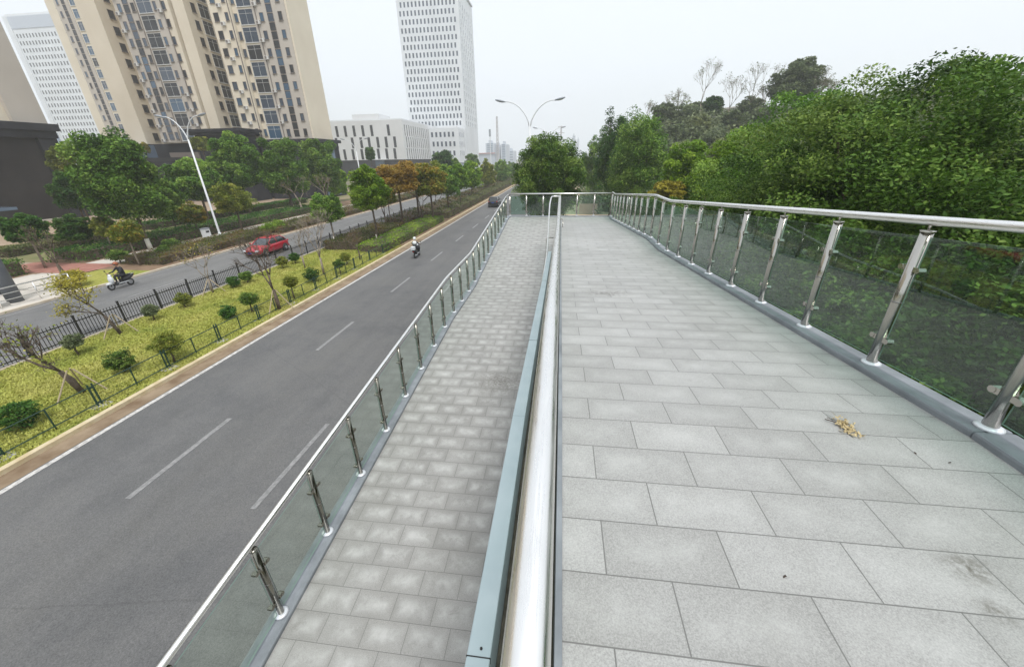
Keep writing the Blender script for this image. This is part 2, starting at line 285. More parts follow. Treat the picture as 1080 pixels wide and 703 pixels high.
# ------------------------------------------------------------------ mesh helpers
class MB:
    def __init__(s): s.v = []; s.f = []; s.m = []; s.k = 0
    def mat(s, k): s.k = k; return s
    def add(s, vs, fs):
        b = len(s.v); s.v += [tuple(v) for v in vs]
        for f in fs: s.f.append([b+i for i in f]); s.m.append(s.k)
        return s
    def box(s, c, d, rz=0.0):
        x, y, z = (q/2 for q in d); cs, sn = math.cos(rz), math.sin(rz)
        vs = []
        for a in (-x, x):
            for b in (-y, y):
                for e in (-z, z): vs.append((c[0]+a*cs-b*sn, c[1]+a*sn+b*cs, c[2]+e))
        return s.add(vs, [(0, 1, 3, 2), (4, 6, 7, 5), (0, 4, 5, 1), (2, 3, 7, 6), (0, 2, 6, 4), (1, 5, 7, 3)])
    def bx(s, x0, x1, y0, y1, z0, z1): return s.box(((x0+x1)/2, (y0+y1)/2, (z0+z1)/2), (abs(x1-x0), abs(y1-y0), abs(z1-z0)))
    def tube(s, pts, r, n=10, cap=True):
        pts = [Vector(p) for p in pts]; rs = r if isinstance(r, (list, tuple)) else [r]*len(pts)
        rings = []; prev = None
        for i, p in enumerate(pts):
            a = pts[min(i+1, len(pts)-1)] - pts[max(i-1, 0)]
            if a.length < 1e-9: a = Vector((0, 0, 1))
            a.normalize()
            if prev is None:
                u = a.cross(Vector((0, 0, 1)));
                if u.length < 1e-3: u = a.cross(Vector((1, 0, 0)))
            else: u = prev - a*prev.dot(a)
            u.normalize(); prev = u; v = a.cross(u)
            rings.append([p + (u*math.cos(2*math.pi*k/n) + v*math.sin(2*math.pi*k/n))*rs[i] for k in range(n)])
        b = len(s.v)
        for rg in rings: s.v += [tuple(q) for q in rg]
        for i in range(len(rings)-1):
            for k in range(n):
                s.f.append([b+i*n+k, b+i*n+(k+1) % n, b+(i+1)*n+(k+1) % n, b+(i+1)*n+k]); s.m.append(s.k)
        if cap:
            s.f.append([b+k for k in range(n)][::-1]); s.m.append(s.k)
            s.f.append([b+(len(rings)-1)*n+k for k in range(n)]); s.m.append(s.k)
        return s
    def prism(s, poly, z0, z1):
        n = len(poly); z0s = z0 if isinstance(z0, (list, tuple)) else [z0]*n; z1s = z1 if isinstance(z1, (list, tuple)) else [z1]*n
        vs = [(p[0], p[1], z0s[i]) for i, p in enumerate(poly)] + [(p[0], p[1], z1s[i]) for i, p in enumerate(poly)]
        fs = [tuple(range(n))[::-1], tuple(range(n, 2*n))] + [(i, (i+1) % n, n+(i+1) % n, n+i) for i in range(n)]
        return s.add(vs, fs)
    def ell(s, c, r, nu=14, nv=9, rot=None):
        vs = []
        for j in range(nv+1):
            th = math.pi*j/nv
            for i in range(nu):
                ph = 2*math.pi*i/nu
                p = Vector((r[0]*math.sin(th)*math.cos(ph), r[1]*math.sin(th)*math.sin(ph), r[2]*math.cos(th)))
                if rot is not None: p = rot @ p
                vs.append(Vector(c)+p)
        fs = [(j*nu+i, (j+1)*nu+i, (j+1)*nu+(i+1) % nu, j*nu+(i+1) % nu) for j in range(nv) for i in range(nu)]
        return s.add(vs, fs)
    def mesh(s, name, mats, smooth=False, origin=(0, 0, 0), bevel=0):
        me = bpy.data.meshes.new(name)
        o = Vector(origin)
        me.from_pydata([tuple(Vector(v)-o) for v in s.v], [], s.f)
        for q in (mats if isinstance(mats, (list, tuple)) else [mats]): me.materials.append(q)
        me.polygons.foreach_set('material_index', s.m)
        bm = bmesh.new(); bm.from_mesh(me); bmesh.ops.recalc_face_normals(bm, faces=bm.faces); bm.to_mesh(me); bm.free()
        if smooth: me.shade_smooth()
        me.update(); return me
    def build(s, name, mats, parent=None, smooth=False, origin=None, bevel=0):
        if origin is None:
            r = parent
            while r is not None and r.parent is not None: r = r.parent
            origin = tuple(r.location) if r is not None else (0, 0, 0)
        o = bpy.data.objects.new(name, s.mesh(name, mats, smooth, origin)); C.objects.link(o)
        if parent is not None: o.parent = parent
        if bevel:
            b = o.modifiers.new('bevel', 'BEVEL'); b.width = bevel; b.segments = 2; b.limit_method = 'ANGLE'
        return o
def tag(o, label=None, cat=None, group=None, kind=None):
    if label: o['label'] = label
    if cat: o['category'] = cat
    if group: o['group'] = group
    if kind: o['kind'] = kind
    return o
def thing(name, label, cat, loc=(0, 0, 0), rz=0.0, group=None):
    o = bpy.data.objects.new(name, None); C.objects.link(o); o.empty_display_size = 0.2
    o.location = loc; o.rotation_euler = (0, 0, rz); return tag(o, label, cat, group)
def part(name, me, parent, loc=(0, 0, 0), rz=0.0, sc=None):
    o = bpy.data.objects.new(name, me); C.objects.link(o); o.parent = parent; o.location = loc; o.rotation_euler = (0, 0, rz)
    if sc is not None: o.scale = sc
    return o
def copy_tree(o, parent=None):
    c = o.copy(); C.objects.link(c); c.parent = parent
    for ch in list(o.children): copy_tree(ch, c)
    return c
def struct(name, mb, m): o = mb.build(name, m); o['kind'] = 'structure'; return o
def sheet(name, x0, x1, y0, y1, z, m): return struct(name, MB().add([(x0, y0, z), (x1, y0, z), (x1, y1, z), (x0, y1, z)], [(0, 1, 2, 3)]), m)

# ------------------------------------------------------------------ foliage helpers
def leaf_mesh(name, pts, size, m, seed, tint=None, upright=0.0, aspect=0.5):
    rg = np.random.default_rng(seed); n = len(pts); pts = np.asarray(pts, float)
    a = rg.normal(size=(n, 3)); a[:, 2] = a[:, 2]*0.5 - 0.25
    if upright: a = a*(1-upright) + np.array([0, 0, 1.0])*upright*2
    a /= np.linalg.norm(a, axis=1)[:, None]
    up = rg.normal(size=(n, 3))*0.55 + np.array([0, 0, 1.0])
    b = np.cross(a, up); b /= (np.linalg.norm(b, axis=1)[:, None]+1e-9)
    s = size*rg.uniform(0.6, 1.35, n)[:, None]
    v = np.empty((n, 4, 3)); v[:, 0] = pts-a*s*0.5; v[:, 1] = pts+b*s*aspect*0.5; v[:, 2] = pts+a*s*0.5; v[:, 3] = pts-b*s*aspect*0.5
    me = bpy.data.meshes.new(name)
    me.vertices.add(4*n); me.vertices.foreach_set('co', v.reshape(-1).astype(np.float32))
    me.loops.add(4*n); me.loops.foreach_set('vertex_index', np.arange(4*n, dtype=np.int32))
    me.polygons.add(n); me.polygons.foreach_set('loop_start', np.arange(0, 4*n, 4, dtype=np.int32)); me.polygons.foreach_set('loop_total', np.full(n, 4, dtype=np.int32))
    at_ = me.attributes.new('tint', 'FLOAT', 'FACE')
    if tint is None: tint = rg.random(n)
    at_.data.foreach_set('value', np.asarray(tint, dtype=np.float32))
    me.materials.append(m); me.update(calc_edges=True); return me
def crown_pts(rg, n, rad, k, spread=0.2, inner=0.5, flat_bottom=0.35, pointed=0.0):
    """clumps spread over a lumpy crown; returns leaf points, a tint that is constant per clump plus leaf noise, clump centres"""
    d = rg.normal(size=(k, 3)); d /= np.linalg.norm(d, axis=1)[:, None]
    low = d[:, 2] < -flat_bottom; d[low, 2] *= 0.6
    lump = 1 + 0.13*np.sin(d[:, 0]*5+rg.random()*6) * np.cos(d[:, 1]*4+rg.random()*6) + rg.normal(0, 0.05, k)
    rr = (inner + (1-inner)*rg.random(k)**0.4)*lump*0.92
    c = d*rr[:, None]
    if pointed:
        h = np.clip((c[:, 2]+1)/2, 0, 1); sh = 1 - pointed*h; c[:, 0] *= sh; c[:, 1] *= sh
    sz = spread*rg.uniform(0.65, 1.35, k)
    idx = rg.integers(0, k, n)
    g = rg.normal(size=(n, 3)); g[:, 2] = np.abs(g[:, 2])*np.where(rg.random(n) < 0.72, 1, -1)
    g /= np.linalg.norm(g, axis=1)[:, None]; g *= (rg.random(n)**0.33)[:, None]; g[:, 2] *= 0.7
    p = c[idx] + g*sz[idx][:, None]
    m_ = n//7; q = rg.normal(size=(m_, 3)); q /= np.linalg.norm(q, axis=1)[:, None]; q *= 0.72*(rg.random(m_)**0.4)[:, None]
    if pointed: q[:, :2] *= (1-pointed*np.clip((q[:, 2]+1)/2, 0, 1))[:, None]
    p[:m_] = q
    ct = rg.random(k)
    tint = np.clip(0.6*ct[idx] + 0.45*rg.random(n), 0, 1)
    return p*np.array(rad), tint, c*np.array(rad)
def trunk_mb(rg, h0, base_r, crown_c, clumps, nb=9, lean=(0, 0)):
    mb = MB(); cz = crown_c
    top = Vector((lean[0], lean[1], cz))
    pts = [Vector((0, 0, 0)), Vector((lean[0]*0.3+rg.normal(0, .05), lean[1]*0.3, h0*0.5)), Vector((lean[0]*0.6, lean[1]*0.6, h0)), top]
    mb.tube(pts, [base_r*1.25, base_r, base_r*0.85, base_r*0.3], 9)
    sel = rg.choice(len(clumps), min(nb, len(clumps)), replace=False)
    for i in sel:
        e = Vector(clumps[i]) + Vector((0, 0, cz)); s0 = pts[2].lerp(top, float(rg.random())*0.6)
        mid = s0.lerp(e, 0.5) + Vector((0, 0, -0.08*(e-s0).length))
        mb.tube([s0, mid, e], [base_r*0.45, base_r*0.28, base_r*0.08], 6)
    return mb
def make_tree(label, cat, x, y, zc, rx, rz, m, n, leaf, seed, k=90, spread=0.24, group=None, name='broadleaf_tree', inner=0.45, pointed=0.0, full=0.6, trunk=None, base=GZ, bark='bark', lime=False):
    rg = np.random.default_rng(seed)
    t = thing(name, label, cat, (x, y, base), 0, group)
    p, tint, cl = crown_pts(rg, n, (rx, rx*rg.uniform(0.92, 1.08), rz), k, spread, inner, full, pointed)
    hc = zc-base
    crown = part('crown', leaf_mesh('crown', p, leaf, MT[m], seed, tint), t, (0, 0, hc))
    tr = trunk or rx*0.055
    mb = trunk_mb(rg, max(0.5, hc-rz*0.75), tr, hc, cl)
    if lime: mb.mat(1).tube([(0, 0, 0), (0, 0, 1.1)], [tr*1.3, tr*1.12], 9)
    part('trunk', mb.mesh('trunk', [MT[bark], MT['lime']], True), t)
    return t
def px_tree(label, px, py, rpx, rzpx, Y, m, n, leaf, seed, cat='tree', **kw):
    """crown centre and half-sizes read off the photograph, placed at road distance Y with its real size there"""
    p = at(px, py, Y); d = depth(p)               # a ball off the lens axis is stretched sideways: undo it
    return make_tree(label, cat, p.x, p.y, p.z, rpx*d/F_PX*max(0.72, d/p.length), rzpx*d/F_PX, m, n, leaf, seed, **kw)
def branchy(rg, base_r, h, levels=4, spread=0.55, fork=3, up=0.5, start=None, d0=None):
    mb = MB(); tips = []
    def grow(p, d, l, r, lev):
        q = p + d*l; midp = p.lerp(q, 0.5) + Vector(rg.normal(0, 0.05*l, 3))
        mb.tube([p, midp, q], [r, r*0.85, r*0.68], 6 if lev > 1 else 4)
        tips.append(q)
        if lev == 0: return
        nf = fork if lev > 1 else fork+1
        for k in range(nf):
            e = (d + Vector(rg.normal(0, spread, 3)) + Vector((0, 0, up*0.3))).normalized()
            grow(q, e, l*rg.uniform(0.62, 0.85), r*0.6, lev-1)
    grow(start or Vector((0, 0, 0)), d0 or Vector((rg.normal(0, .06), rg.normal(0, .06), 1)).normalized(), h, base_r, levels)
    return mb, tips
def bare_tree(label, x, y, base, h, seed, m=None, nleaf=0, leaf=0.1, r=0.07, bark='bark_pale', spread=0.5, levels=4, d0=None, group=None, stakes=False, cat='young tree', name='young_tree'):
    rg = np.random.default_rng(seed); t = thing(name, label, cat, (x, y, base), 0, group)
    first = h*0.32
    mb, tips = branchy(rg, r, first, levels, spread, 3, 0.6, None, d0)
    tk = MB(); d = d0 or Vector((0, 0, 1))
    part('branches', mb.mesh('branches', MT[bark], True), t)
    tk.tube([(0, 0, 0), tuple(d*first*0.95)], [r*1.25, r*1.03], 8)
    part('trunk', tk.mesh('trunk', MT[bark], True), t)
    if nleaf:
        tp = np.array([tuple(q) for q in tips[len(tips)//6:]]); p = tp[rg.integers(0, len(tp), nleaf)] + rg.normal(0, 0.14, (nleaf, 3))
        part('leaves', leaf_mesh('leaves', p, leaf, MT[m], seed), t)
    if stakes:
        for a in (0.4, 2.5, 4.6):
            sb = MB(); sb.tube([(math.cos(a)*0.75, math.sin(a)*0.75, 0), (math.cos(a)*0.08, math.sin(a)*0.08, first*0.95)], 0.025, 6)
            part('stake', sb.mesh('stake', MT['wood_stake']), t)
    return t
def hedge(label, x0, x1, y0, y1, h, m, n, leaf, seed, base=GZ, rz=0.0, group=None, name='hedge', rounded=False):
    rg = np.random.default_rng(seed); cx, cy = (x0+x1)/2, (y0+y1)/2
    t = thing(name, label, 'hedge' if not rounded else 'shrub', (cx, cy, base), rz, group)
    lx, ly = x1-x0, y1-y0
    p = np.empty((n, 3)); p[:, 0] = (rg.random(n)-.5)*lx; p[:, 1] = (rg.random(n)-.5)*ly
    wob = 1 + 0.10*np.sin(p[:, 0]*2.3+seed)*np.cos(p[:, 1]*1.7+seed)
    top = rg.random(n) < 0.62
    p[:, 2] = np.where(top, h*wob*rg.uniform(0.85, 1.04, n), h*rg.random(n))
    side = ~top; edge = rg.random(n) < lx/(lx+ly)
    sx = np.where(rg.random(n) < .5, -1, 1)
    ii = side & edge; p[ii, 1] = sx[ii]*ly/2*rg.uniform(0.93, 1.02, ii.sum())
    ii = side & ~edge; p[ii, 0] = sx[ii]*lx/2*rg.uniform(0.9, 1.02, ii.sum())
    tint = np.clip(0.5+0.25*np.sin(p[:, 0]*1.9+p[:, 1]*1.1+seed)+rg.normal(0, .25, n), 0, 1)
    part('foliage', leaf_mesh('foliage', p, leaf, MT[m], seed, tint), t)
    core = MB().box((0, 0, h*0.42), (lx*0.9, ly*0.96, h*0.8)); part('twigs', core.mesh('twigs', MT['bark']), t)
    return t
# ================================================================== the setting
sheet('ground', -2500, 2500, -400, 3500, GZ-0.06, MT['ground'])
RX0, RX1 = -14.75, -3.4                         # near carriageway
sheet('road', RX0, RX1+1.2, -60, 900, GZ, MT['asphalt'])
sheet('far_road', -31.9, -23.1, -60, 900, GZ, MT['asphalt2'])
MZ = GZ+0.10
def strip(name, x0, x1, y0, y1, z0, z1, m): return struct(name, MB().bx(x0, x1, y0, y1, z0, z1), m)
sheet('gutter', -15.05, -14.42, -60, 900, GZ+0.004, MT['gutter'])
strip('kerb', -15.25, -15.05, -60, 900, GZ-0.05, GZ+0.14, MT['kerb'])
strip('median_kerb', -22.95, -22.75, -60, 900, GZ-0.05, GZ+0.13, MT['kerb_far'])
strip('far_kerb', -32.1, -31.9, -60, 900, GZ-0.05, GZ+0.13, MT['kerb_far'])
strip('roadside_kerb', -2.25, -2.05, -60, 900, GZ-0.05, GZ+0.13, MT['kerb_far'])
sheet('median_soil', -22.75, -15.25, 33, 900, GZ+0.09, MT['soil'])
# lawn with a slightly uneven surface
lb = MB(); nx, ny = 16, 60; rgl = np.random.default_rng(3)
hz = rgl.normal(0, 0.02, (ny+1, nx+1))
lb.add([(-22.75+7.5*i/nx, -30+64.0*j/ny, MZ+float(hz[j, i])) for j in range(ny+1) for i in range(nx+1)],
       [(j*(nx+1)+i, j*(nx+1)+i+1, (j+1)*(nx+1)+i+1, (j+1)*(nx+1)+i) for j in range(ny) for i in range(nx)])
struct('lawn', lb, MT['lawn'])
ng = 90000; gp = np.empty((ng, 3)); yy = 2+34*rgl.random(ng)**1.25
gp[:, 0] = -22.7+7.4*rgl.random(ng); gp[:, 1] = yy; gp[:, 2] = MZ+0.03+0.03*rgl.random(ng)
go = bpy.data.objects.new('grass', leaf_mesh('grass', gp, 0.11, MT['blades'], 5, None, 0.45, 0.35)); C.objects.link(go)
tag(go, 'short yellow green grass on the median lawn', 'grass', kind='stuff')
# edge lines and lane dashes (3.3 m marks, 8.25 m apart)
ml = MB(); ml.bx(-14.37, -14.20, -60, 900, GZ+0.004, GZ+0.008); struct('edge_line', ml, MT['line'])
dm = MB()
for k in range(-6, 60):
    y0 = 5.75+8.25*k
    dm.bx(-10.78, -10.62, y0, y0+3.3, GZ+0.004, GZ+0.008); dm.bx(-7.32, -7.18, y0+0.05, y0+3.35, GZ+0.004, GZ+0.008)
struct('lane_marking', dm, MT['dash'])
fm = MB(); fm.bx(-31.5, -31.36, -60, 900, GZ+0.004, GZ+0.008); fm.bx(-23.65, -23.5, -60, 900, GZ+0.004, GZ+0.008)
for k in range(-6, 60): fm.bx(-27.6, -27.46, 2+9*k, 6+9*k, GZ+0.004, GZ+0.008)
struct('far_lane_marking', fm, MT['dash'])
# far side: planting bed, path, plaza
sheet('planting_bed', -37.6, -32.1, 25.8, 900, GZ+0.10, MT['soil'])
sheet('roadside_grass', -37.0, -32.1, 21.2, 25.8, GZ+0.10, MT['lawn'])
sheet('path', -40.8, -37.6, 24, 900, GZ+0.09, MT['pave'])
sheet('red_path', -46, -37.2, 24.6, 27.6, GZ+0.105, MT['redpave'])
sheet('pale_path', -41, -35.6, 20.6, 24.2, GZ+0.105, MT['pave'])
sheet('rear_bed', -46, -40.8, 10, 900, GZ+0.095, MT['soil'])
sheet('plaza', -140, -46, -40, 120, GZ+0.08, MT['plaza'])
sheet('plaza_lawn', -60, -46, 27.7, 130, GZ+0.1, MT['weedy'])
sheet('pavement', -46, -32.1, -60, 21.2, GZ+0.085, MT['pave'])
sheet('sandy_path', -1, 12, 44, 120, GZ+0.02, MT['sand'])
# hillside on the right
hb = MB(); nx, ny = 40, 44; rgh = np.random.default_rng(8)
def hill_z(x, y):
    d = math.hypot(x, y); az = math.degrees(math.atan2(x, y))
    t = min(1, max(0, (d-55)/75)); t = t*t*(3-2*t)
    a = min(1, max(0, (az-4)/9)); a = a*a*(3-2*a)
    return GZ-0.3 + a*t*(15.0 + 1.6*math.sin(x*0.05)+1.2*math.sin(y*0.07+x*0.03) + min(6, max(0, (az-18)*0.2)))
hx = [8+ (330*(i/nx)**1.3) for i in range(nx+1)]; hy = [30+ (420*(j/ny)**1.2) for j in range(ny+1)]
hb.add([(x, y, hill_z(x, y)) for y in hy for x in hx], [(j*(nx+1)+i, j*(nx+1)+i+1, (j+1)*(nx+1)+i+1, (j+1)*(nx+1)+i) for j in range(ny) for i in range(nx)])
ho = struct('hillside', hb, MT['hill']); ho.data.shade_smooth()

# ================================================================== the footbridge ramps
def zr(y):
    if y < 2.45: return -1.81
    if y < 11.5: return -1.81-0.0775*(y-2.45)
    if y < 13.25: return -2.511
    if y < 23.0: return -2.511-0.0775*(y-13.25)
    return -3.267
def zl(y):
    if y > 23.0: return -3.267
    if y > 13.3: return -3.267-0.109*(23.0-y)
    if y > 10.1: return -4.324
    return -4.324-0.083*(10.1-y)
YR = [-5, 2.45, 11.5, 13.25, 23.0, 24.15]; YL = [-12, 10.1, 13.3, 23.0, 24.15]
XI, XO = 2.88, 3.14                             # right kerb
LI, LO = -3.05, -3.30                           # left kerb
def ribbon(mb, x0, x1, ys, zf, th, dz=0.0):
    """a slab that follows the slope: top at zf(y)+dz, th thick"""
    for a, b in zip(ys, ys[1:]):
        v = [(x, y, zf(y)+dz-e) for y in (a, b) for x in (x0, x1) for e in (0, th)]
        mb.add(v, [(0, 2, 6, 4), (1, 5, 7, 3), (0, 4, 5, 1), (2, 3, 7, 6), (0, 1, 3, 2), (4, 6, 7, 5)])
    return mb
def top_sheet(mb, x0, x1, ys, zf, dz):
    for a, b in zip(ys, ys[1:]): mb.add([(x0, a, zf(a)+dz), (x1, a, zf(a)+dz), (x1, b, zf(b)+dz), (x0, b, zf(b)+dz)], [(0, 1, 2, 3)])
    return mb
br = thing('footbridge_ramp', 'grey paved footbridge ramp doubling back on itself in two sloping runs above the road', 'footbridge', (0, 10, GZ))
ribbon(MB(), 0.04, XO-0.01, YR, zr, 0.35, -0.006).build('upper_deck', MT['concrete'], br)
top_sheet(MB(), 0.07, XI+0.003, YR, zr, 0.0).build('upper_paving', MT['tile_r'], br)
ribbon(MB(), LO+0.01, -0.10, YL, zl, 0.35, -0.006).build('lower_deck', MT['concrete'], br)
top_sheet(MB(), LI-0.003, -0.105, YL, zl, 0.0).build('lower_paving', MT['tile_l'], br)
top_sheet(MB(), -0.11, 0.072, [23.0, 24.15], zr, -0.002).build('landing_paving', MT['tile_r'], br)
kb = ribbon(MB(), XI, XO, YR, zr, 0.42, 0.055); kb.build('kerb', MT['kerb_steel'], br, bevel=0.02)
ribbon(MB(), LO, LI, YL, zl, 0.42, 0.055).build('kerb', MT['kerb_steel'], br, bevel=0.02)
MB().bx(LO, XO, 24.15, 24.38, -3.65, -3.22).build('kerb', MT['kerb_steel'], br, bevel=0.02)
ribbon(MB(), 0.038, 0.069, YR[:-1], zr, 0.34, 0.012).build('edge_strip', MT['kerb_steel'], br)
ribbon(MB(), -0.322, -0.222, YR[:3], zr, 0.30, -0.05).build('coping', MT['coping'], br, bevel=0.006)
ribbon(MB(), -0.22, 0.036, YR[:3], zr, 0.06, -0.30).build('gutter_channel', MT['grime'], br)
for yj in (0.83, 4.1, 7.4): MB().bx(-0.3235, -0.2205, yj-0.0022, yj+0.0022, zr(yj)-0.09, zr(yj)-0.0485).build('coping_joint', MT['rubber'], br)
MB().tube([(-0.265, 0.86, -1.862), (-0.265, 0.86, -1.856)], 0.006, 8).build('coping_bolt', MT['rubber'], br)
for cx_, cy_ in ((1.6, 1), (1.6, 12), (-1.7, 12.0), (0, 23), (-1.7, 3)):
    zt = (zr(cy_) if cx_ > 0 else zl(cy_))-0.36
    MB().tube([(cx_, cy_, GZ-0.1), (cx_, cy_, zt)], 0.45, 20).build('support_column', MT['concrete'], br, True)

# ------------------------------------------------------------------ railings
def post_meshes(hgt, rail_gap):
    pr = 0.044 if hgt > 1.25 else 0.035
    pb = MB().tube([(0, 0, 0.01), (0, 0, hgt-rail_gap)], pr, 14); pb.tube([(0, 0, hgt-rail_gap), (0, 0, hgt-rail_gap+0.014)], pr+0.008, 14)
    pb.tube([(0, 0, hgt-rail_gap+0.01), (0, 0, hgt-0.02)], 0.011, 8); pb.mat(1).tube([(0, 0, hgt*0.47), (0, 0, hgt*0.47+0.012)], pr+0.0015, 14)
    fb = MB().tube([(0, 0, 0), (0, 0, 0.014), (0, 0, 0.026)], [0.078, 0.076, 0.055], 18)
    cb = MB().box((0, 0.06, 0), (0.045, 0.05, 0.045)).tube([(-0.028, 0.085, 0), (0.028, 0.085, 0)], 0.025, 10)
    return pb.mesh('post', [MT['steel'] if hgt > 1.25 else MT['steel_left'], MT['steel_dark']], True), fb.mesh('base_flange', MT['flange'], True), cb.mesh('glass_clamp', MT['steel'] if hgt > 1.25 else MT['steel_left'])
PM = {}
def railing(name, label, path, zfun, hgt, gap, glass, rail_r, post_at, top_gap, kerb=0.055, rail_pts=None, group=None, along='y'):
    """path: fixed x (along y) or fixed y (along x)"""
    o = Vector((path, post_at[0], GZ)) if along == 'y' else Vector((post_at[0], path, GZ))
    t = thing(name, label, 'railing', o, 0, group)
    key = (hgt, gap)
    if key not in PM: PM[key] = post_meshes(hgt, gap)
    pm, fmh, cm = PM[key]
    xyz = lambda s: Vector((path, s, zfun(s)+kerb)) if along == 'y' else Vector((s, path, zfun(s)+kerb))
    for s in post_at:
        p = part('post', pm, t, xyz(s)-o, 0 if along == 'y' else R(90))
        part('base_flange', fmh, p)
        for zz in (0.2*hgt, 0.70*hgt):
            for q in (0, 180): part('glass_clamp', cm, p, (0, 0, zz), R(q))
    for a, b in zip(post_at, post_at[1:]):
        e = 0.055; g = MB(); h0, h1 = 0.07, hgt-top_gap
        pa, pb2 = xyz(a+e), xyz(b-e); th = 0.006
        off = Vector((th, 0, 0)) if along == 'y' else Vector((0, th, 0))
        ua, ub = Vector((0, 0, h0)), Vector((0, 0, h1))
        v = [pa-off+ua, pb2-off+ua, pb2-off+ub, pa-off+ub, pa+off+ua, pb2+off+ua, pb2+off+ub, pa+off+ub]
        g.add(v[:4], [(0, 1, 2, 3)]); g.mat(1).add(v, [(3, 2, 6, 7), (0, 4, 5, 1), (0, 3, 7, 4), (1, 5, 6, 2)])
        g.build('glass_panel', [glass, MT['glass_edge']], t)
    if rail_pts is None:
        rail_pts = [xyz(s)+Vector((0, 0, hgt)) for s in post_at]
    rb = MB().tube(rail_pts, rail_r, 16); rb.build('handrail', MT['rail_steel'], t, True)
    return t
HR = 1.325
ry = [0.35+1.075*k for k in range(-4, 23)]
rpts = [Vector((3.02, y, zr(y)+0.055+HR)) for y in [-4.5, 2.3, 2.6, 11.4, 11.7, 13.15, 13.45, 22.9, 23.2, 24.26]]
ry = [y for y in ry if y < 24.2]
railing('glass_railing', 'steel and dark glass railing along the right side of the upper ramp', 3.02, zr, HR, 0.09, MT['glass_r'], 0.037, ry, 0.13, rail_pts=rpts)
ly = [2.36-1.03*3+1.03*k for k in range(0, 24)]
ly = [y for y in ly if y < 24.2]
lpts = [Vector((-3.16, y, zl(y)+0.055+1.22)) for y in [-5, 9.95, 10.25, 13.15, 13.45, 22.85, 23.15, 24.26]]
railing('glass_railing', 'steel and pale glass railing on the road side of the lower ramp', -3.16, zl, 1.22, 0.09, MT['glass_l'], 0.033, [-0.73-1.03*2, -0.73-1.03]+ly, 0.13, rail_pts=lpts)
fx = [-3.0+1.0*k for k in range(7)][0:7]
fpts = [Vector((x, 24.26, -3.267+0.055+1.27)) for x in (-3.16, 0, 3.02)]
railing('glass_railing', 'short steel and glass railing closing the far end of the landing', 24.26, lambda s: -3.267, 1.27, 0.09, MT['glass_r'], 0.035, [-3.1+1.02*k for k in range(7)], 0.13, rail_pts=fpts, along='x')
# divider railing between the two ramps: its handrail ends in a hairpin that runs back along the lower ramp
ct = thing('divider_railing', 'thick polished steel handrail with glass between the two ramps ending in a hairpin loop', 'railing', (-0.05, 0, -1.81))
RC = 0.051
zc = lambda y: -0.93 if y < 2.45 else max(-1.484, -0.93-0.0775*(y-2.45))
cp = [Vector((-0.038, y, zc(y))) for y in (-4.5, 2.3, 2.6, 9.45, 9.75, 17.0)]
MB().tube(cp, RC, 20).build('handrail', MT['rail_steel'], ct, True)
hp = [Vector((-0.038, 17.0, -1.484))]
for k in range(0, 9):
    a = math.pi*k/8; hp.append(Vector((-0.208+0.17*math.cos(a), 17.05+0.17*math.sin(a), -1.484)))
hp += [Vector((-0.40, 16.6, -1.50)), Vector((-0.42, 15.5, -1.65))] + [Vector((-0.42, y, zl(y)+1.22)) for y in (13.4, 13.2, 10.2, 9.9, 2.0, -4)]
MB().tube(hp, [RC]+[0.04]*3+[0.034]*3+[0.027]*(len(hp)-7), 12).build('hairpin_rail', MT['rail_steel'], ct, True)
lw = [Vector((-0.24, 15.9, -2.98)), Vector((-0.50, 15.9, -2.98)), Vector((-0.53, 15.82, -3.02)), Vector((-0.53, 15.7, -3.12)), Vector((-0.53, 15.55, -3.14)), Vector((-0.52, 13.3, zl(13.3)+0.8)), Vector((-0.5, 10.1, zl(10.1)+0.8)), Vector((-0.45, -4, zl(-4)+0.8))]
MB().tube(lw, 0.019, 8).build('low_handrail', MT['steel'], ct, True)
rw = [Vector((0.0, 18.1, -2.55)), Vector((0.10, 18.1, -2.55)), Vector((0.13, 18.0, -2.57)), Vector((0.13, 17.9, -2.62)), Vector((0.13, 17.7, -2.86))]
MB().tube(rw, 0.02, 8).build('rail_end', MT['steel'], ct, True)
pmc = MB().tube([(0, 0, -0.3), (0, 0, 0)], 0.022, 10).mesh('post', MT['steel'], True)
for k in range(-3, 15):
    y = 0.9+1.2*k; b_ = MB().tube([(-0.06, y, zr(y)-0.28), (-0.06, y, zc(y))], 0.024, 10); b_.build('post', MT['steel'], ct, True)
    if k < 14:
        y2 = y+1.2; g = MB(); e = 0.03
        g.add([(-0.1, y+e, zr(y+e)-0.2), (-0.1, y2-e, zr(y2-e)-0.2), (-0.1, y2-e, zc(y2-e)-0.12), (-0.1, y+e, zc(y+e)-0.12)], [(0, 1, 2, 3)])
        g.build('glass_panel', [MT['glass_l']], ct)

# dry sprig and crumbs lying on the paving
lp = at(888, 447, 2.1); lp = Vector(ray(889, 449)); lp = lp*(zr(2.3)/lp.z)
sp = thing('dry_sprig', 'straw coloured dry sprig with a dark twig lying on the upper ramp paving', 'dead sprig', (lp.x, lp.y, lp.z))
rgs = np.random.default_rng(2)
lf = np.c_[rgs.normal(0, 0.028, 130)+0.01, rgs.normal(0, 0.05, 130)-0.02, 0.004+0.02*rgs.random(130)]
part('leaves', leaf_mesh('leaves', lf, 0.034, MT['straw'], 2, None, 0, 0.4), sp)
tb = MB().tube([(-0.085, 0.065, 0.006), (-0.03, 0.02, 0.012), (0.0, -0.005, 0.01)], 0.0035, 6).tube([(-0.06, 0.085, 0.006), (0.02, 0.03, 0.01)], 0.002, 5).tube([(0.0, -0.01, 0.01), (0.04, -0.06, 0.006)], 0.002, 5)
part('twig', tb.mesh('twig', MT['twig']), sp)
